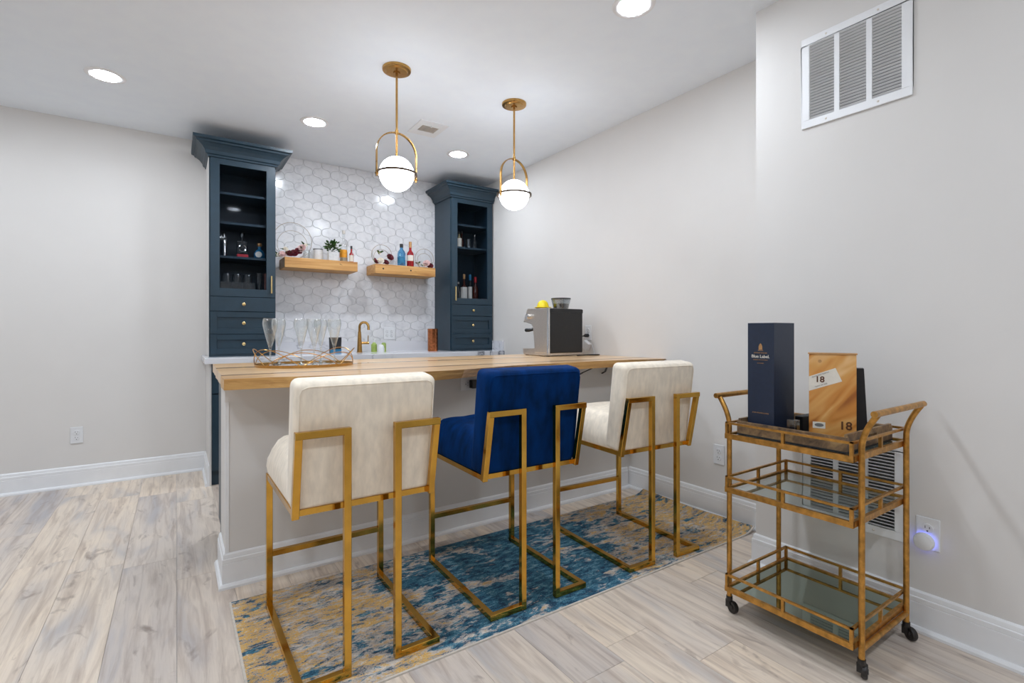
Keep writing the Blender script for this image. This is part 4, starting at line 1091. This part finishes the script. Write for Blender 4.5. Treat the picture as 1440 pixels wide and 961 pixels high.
for i in range(120):
    a = rnd.uniform(0, 2 * PI); el = rnd.uniform(0.15, 1.45); R_ = rnd.uniform(0.025, 0.078)
    p = Vector((math.cos(a) * math.cos(el) * R_, math.sin(a) * math.cos(el) * R_ * 0.8, 0.085 + math.sin(el) * R_ * 1.15))
    lm = leafmesh(0.032, 0.010)
    lm.move(Matrix.Translation(p) @ Matrix.Rotation(a + rnd.uniform(-.5, .5), 4, 'Z') @ Matrix.Rotation(-el * 0.8 + rnd.uniform(-.4, .4), 4, 'Y') @ Matrix.Rotation(rnd.uniform(-1, 1), 4, 'X'))
    fo.add(lm.v, lm.f)
obj('foliage', fo, 'leaf', pp)
def bottle(name, label, loc, r, h, neck_r, neck_h, glass, liquid, lab=None, cap='black', lab_z=(0.15, 0.5), cap_h=0.03, round_=True, extra=None, group=None):
    t = thing(name, label, 'bottle', loc, 0, group)
    bh = h - neck_h - cap_h
    sh = min(0.04, bh * 0.25)
    body = [(0, 0), (r * 0.94, 0), (r, 0.004), (r, bh - sh), (r * 0.8, bh - sh * 0.4), (neck_r * 1.15, bh), (neck_r, bh + neck_h * 0.4), (neck_r, bh + neck_h)]
    obj('bottle', B().lathe(body, 20).mesh('bottle', True, 50), glass, t)
    if liquid:
        obj('liquid', B().lathe([(0, 0.004), (r * 0.9, 0.005), (r * 0.9, bh * 0.55), (0, bh * 0.55)], 20).mesh('liquid', True, 50), liquid, t)
    if cap:
        obj('cap', B().lathe([(neck_r * 1.1, bh + neck_h), (neck_r * 1.15, bh + neck_h + cap_h * 0.95), (0, bh + neck_h + cap_h)], 16).mesh('cap', True, 50), cap, t)
    if lab:
        z0, z1 = lab_z
        lo_ = B(); m_ = 12; vs = []
        for z in (z0 * bh, z1 * bh):
            for k in range(m_ + 1):
                a = -PI / 2 - 0.55 + (-1.15 + 2.3 * k / m_)
                vs.append((math.cos(a) * (r + 0.0008), math.sin(a) * (r + 0.0008), z))
        lo_.add(vs, [(k, k + 1, m_ + 1 + k + 1, m_ + 1 + k) for k in range(m_)])
        obj('paper_label', lo_.mesh('paper_label', True), lab, t)
    return t
b1 = bottle('liquor_bottle', 'tall clear bottle with a bright orange label next to the plant', (1.266, 4.62, ZS), 0.036, 0.298, 0.012, 0.075, 'glass', 'amberliq', 'orangepaper', 'steel', (0.25, 0.62), 0.03)
bottle('sauce_bottle', 'small red sauce bottle with a black cap at the shelf end', (1.318, 4.56, ZS), 0.020, 0.155, 0.008, 0.03, 'redliq', None, 'paper', 'black', (0.12, 0.72), 0.03)
bottle('gin_bottle', 'sky blue glass bottle with a black cap on the shelf', (1.80, 4.575, ZS), 0.039, 0.222, 0.015, 0.020, 'blueglass', None, 'tealpaper', 'black', (0.2, 0.55), 0.035)
bottle('aperitif_bottle', 'ruby red bottle with a gold neck and pale label on the shelf', (1.888, 4.57, ZS), 0.034, 0.252, 0.0125, 0.03, 'redliq', None, 'paper', 'foil', (0.38, 0.72), 0.06)

# ------------------------------------------------------------------ inside the tall cabinets
Z1, Z2, Z3 = 1.40 + 0.0185, 1.690 + 0.0105, 1.952 + 0.0105
yc = 4.50
lathe_thing('cocktail_shaker', 'slim polished steel cocktail shaker inside the glass cabinet', 'shaker', (0.312, yc, Z2), [
    ('tumbler', [(0, 0), (0.016, 0), (0.024, 0.13), (0.023, 0.135)], 'chrome'), ('strainer', [(0.024, 0.136), (0.016, 0.152), (0.012, 0.158)], 'black'), ('cap', [(0.011, 0.159), (0.012, 0.185), (0.006, 0.195), (0, 0.196)], 'chrome')])
dc = thing('decanter', 'square glass decanter on a red base inside the cabinet', 'decanter', (0.438, yc, Z2))
obj('base', B().box(-0.04, 0.04, -0.03, 0.03, 0, 0.03).mesh('base', bevel=0.003), 'redpaper', dc)
obj('flask', B().box(-0.037, 0.037, -0.026, 0.026, 0.0305, 0.135).mesh('flask', bevel=0.008), 'greyglass', dc)
obj('neck', B().lathe([(0.012, 0.136), (0.012, 0.165), (0.016, 0.168), (0.014, 0.205), (0, 0.207)], 14).mesh('neck', True), 'greyglass', dc)
obj('ring_emblem', B().tube([(0.026 * math.cos(a), -0.0275, 0.078 + 0.026 * math.sin(a)) for a in [2 * PI * i / 24 for i in range(24)]], 0.004, 6, True), 'chrome', dc)
rb = thing('round_bottle', 'squat blue bottle with a round white label inside the cabinet', 'bottle', (0.562, yc, Z2))
obj('flask', B().lathe([(0, 0), (0.036, 0), (0.042, 0.02), (0.040, 0.05), (0.026, 0.072), (0.012, 0.082), (0.011, 0.105)], 20).mesh('flask', True), 'tealpaper', rb)
obj('cork', B().lathe([(0.013, 0.105), (0.020, 0.118), (0.016, 0.132), (0, 0.135)], 14).mesh('cork', True), 'foil', rb)
obj('round_label', B().lathe([(0, 0.002), (0.024, 0.002), (0.024, 0)], 20).move(Matrix.Translation((-0.012, -0.0405, 0.036)) @ Matrix.Rotation(-0.25, 4, 'Z') @ Matrix.Rotation(PI / 2, 4, 'X')), 'paper', rb)
bn = thing('acrylic_bin', 'clear acrylic bin at the bottom of the glass cabinet', 'bin', (0.40, yc, Z1))
bb2 = B().box(-0.12, 0.12, -0.075, 0.075, 0, 0.003)
for q in ((-0.12, -0.117, -0.075, 0.075), (0.117, 0.12, -0.075, 0.075), (-0.117, 0.117, -0.075, -0.072), (-0.117, 0.117, 0.072, 0.075)):
    bb2.box(q[0], q[1], q[2], q[3], 0.003, 0.085)
obj('shell', bb2, 'acrylic', bn)
tumb = [(0, 0), (0.024, 0), (0.032, 0.06), (0.036, 0.11), (0.033, 0.15), (0.031, 0.15), (0.034, 0.11), (0.030, 0.06), (0.022, 0.006), (0, 0.006)]
for i, (x, y) in enumerate(((0.324, 4.49), (0.399, 4.50), (0.474, 4.495))):
    lathe_thing('stemless_glass', 'clear stemless glass standing in the acrylic bin', 'glass', (x, y, Z1 + 0.0035), [('bowl', tumb, 'glass')], 'glasses in the acrylic bin')
lathe_thing('highball_glass', 'tall clear highball glass beside the acrylic bin', 'glass', (0.556, 4.47, Z1), [('bowl', [(0, 0), (0.022, 0), (0.026, 0.17), (0.024, 0.17), (0.020, 0.008), (0, 0.008)], 'glass')])
lathe_thing('rose_glass', 'rose tinted tumbler at the edge of the glass cabinet', 'glass', (0.615, 4.50, Z1), [('bowl', [(0, 0), (0.018, 0), (0.024, 0.17), (0.022, 0.17), (0.016, 0.008), (0, 0.008)], 'copperpink')])
bottle('whisky_bottle', 'whisky bottle with a cream label in the corner cabinet, upper shelf', (2.385, yc, Z3), 0.027, 0.165, 0.009, 0.03, 'amberliq', 'darkliq', 'ivory', 'black', (0.08, 0.85), 0.02)
bottle('rum_bottle', 'dark slim bottle on the corner cabinet upper shelf', (2.435, 4.54, Z3), 0.022, 0.185, 0.009, 0.05, 'darkliq', None, None, 'black', (0.1, 0.6), 0.025)
lathe_thing('mixing_glass', 'frosted mixing glass on the corner cabinet upper shelf', 'glass', (2.485, 4.49, Z3), [('bowl', [(0, 0), (0.022, 0), (0.025, 0.10), (0.023, 0.10), (0.020, 0.006), (0, 0.006)], 'acrylic')])
lathe_thing('cordial_bottle', 'clear stoppered cordial bottle on the corner cabinet upper shelf', 'bottle', (2.566, yc, Z3), [
    ('flask', [(0, 0), (0.030, 0), (0.031, 0.07), (0.018, 0.10), (0.010, 0.11), (0.010, 0.135)], 'glass'), ('stopper', [(0.009, 0.136), (0.013, 0.145), (0.008, 0.16), (0, 0.162)], 'chrome')])
bottle('syrup_bottle', 'thin clear bottle behind the corner cabinet handle', (2.372, 4.49, Z1), 0.018, 0.20, 0.008, 0.07, 'greyglass', None, None, 'steel', (0.1, 0.6), 0.02)
bottle('cream_liqueur_bottle', 'dark bottle with a large white label low in the corner cabinet', (2.442, yc, Z1), 0.036, 0.285, 0.011, 0.06, 'darkliq', None, 'paper', 'foil', (0.10, 0.85), 0.05)
bottle('vodka_bottle', 'slender bottle with a blue top low in the corner cabinet', (2.513, yc, Z1), 0.022, 0.285, 0.011, 0.05, 'greyglass', None, 'paper', 'tealpaper', (0.10, 0.9), 0.06)
bottle('bourbon_bottle', 'bottle sealed with red wax low in the corner cabinet', (2.575, yc, Z1), 0.032, 0.265, 0.013, 0.03, 'darkliq', None, None, 'redcap', (0.1, 0.6), 0.06)
rt = thing('red_tin', 'low red tin on the corner cabinet floor', 'tin', (2.645, 4.46, Z1))
obj('tin', B().box(-0.03, 0.03, -0.02, 0.02, 0, 0.035).mesh('tin', bevel=0.003), 'redcap', rt)
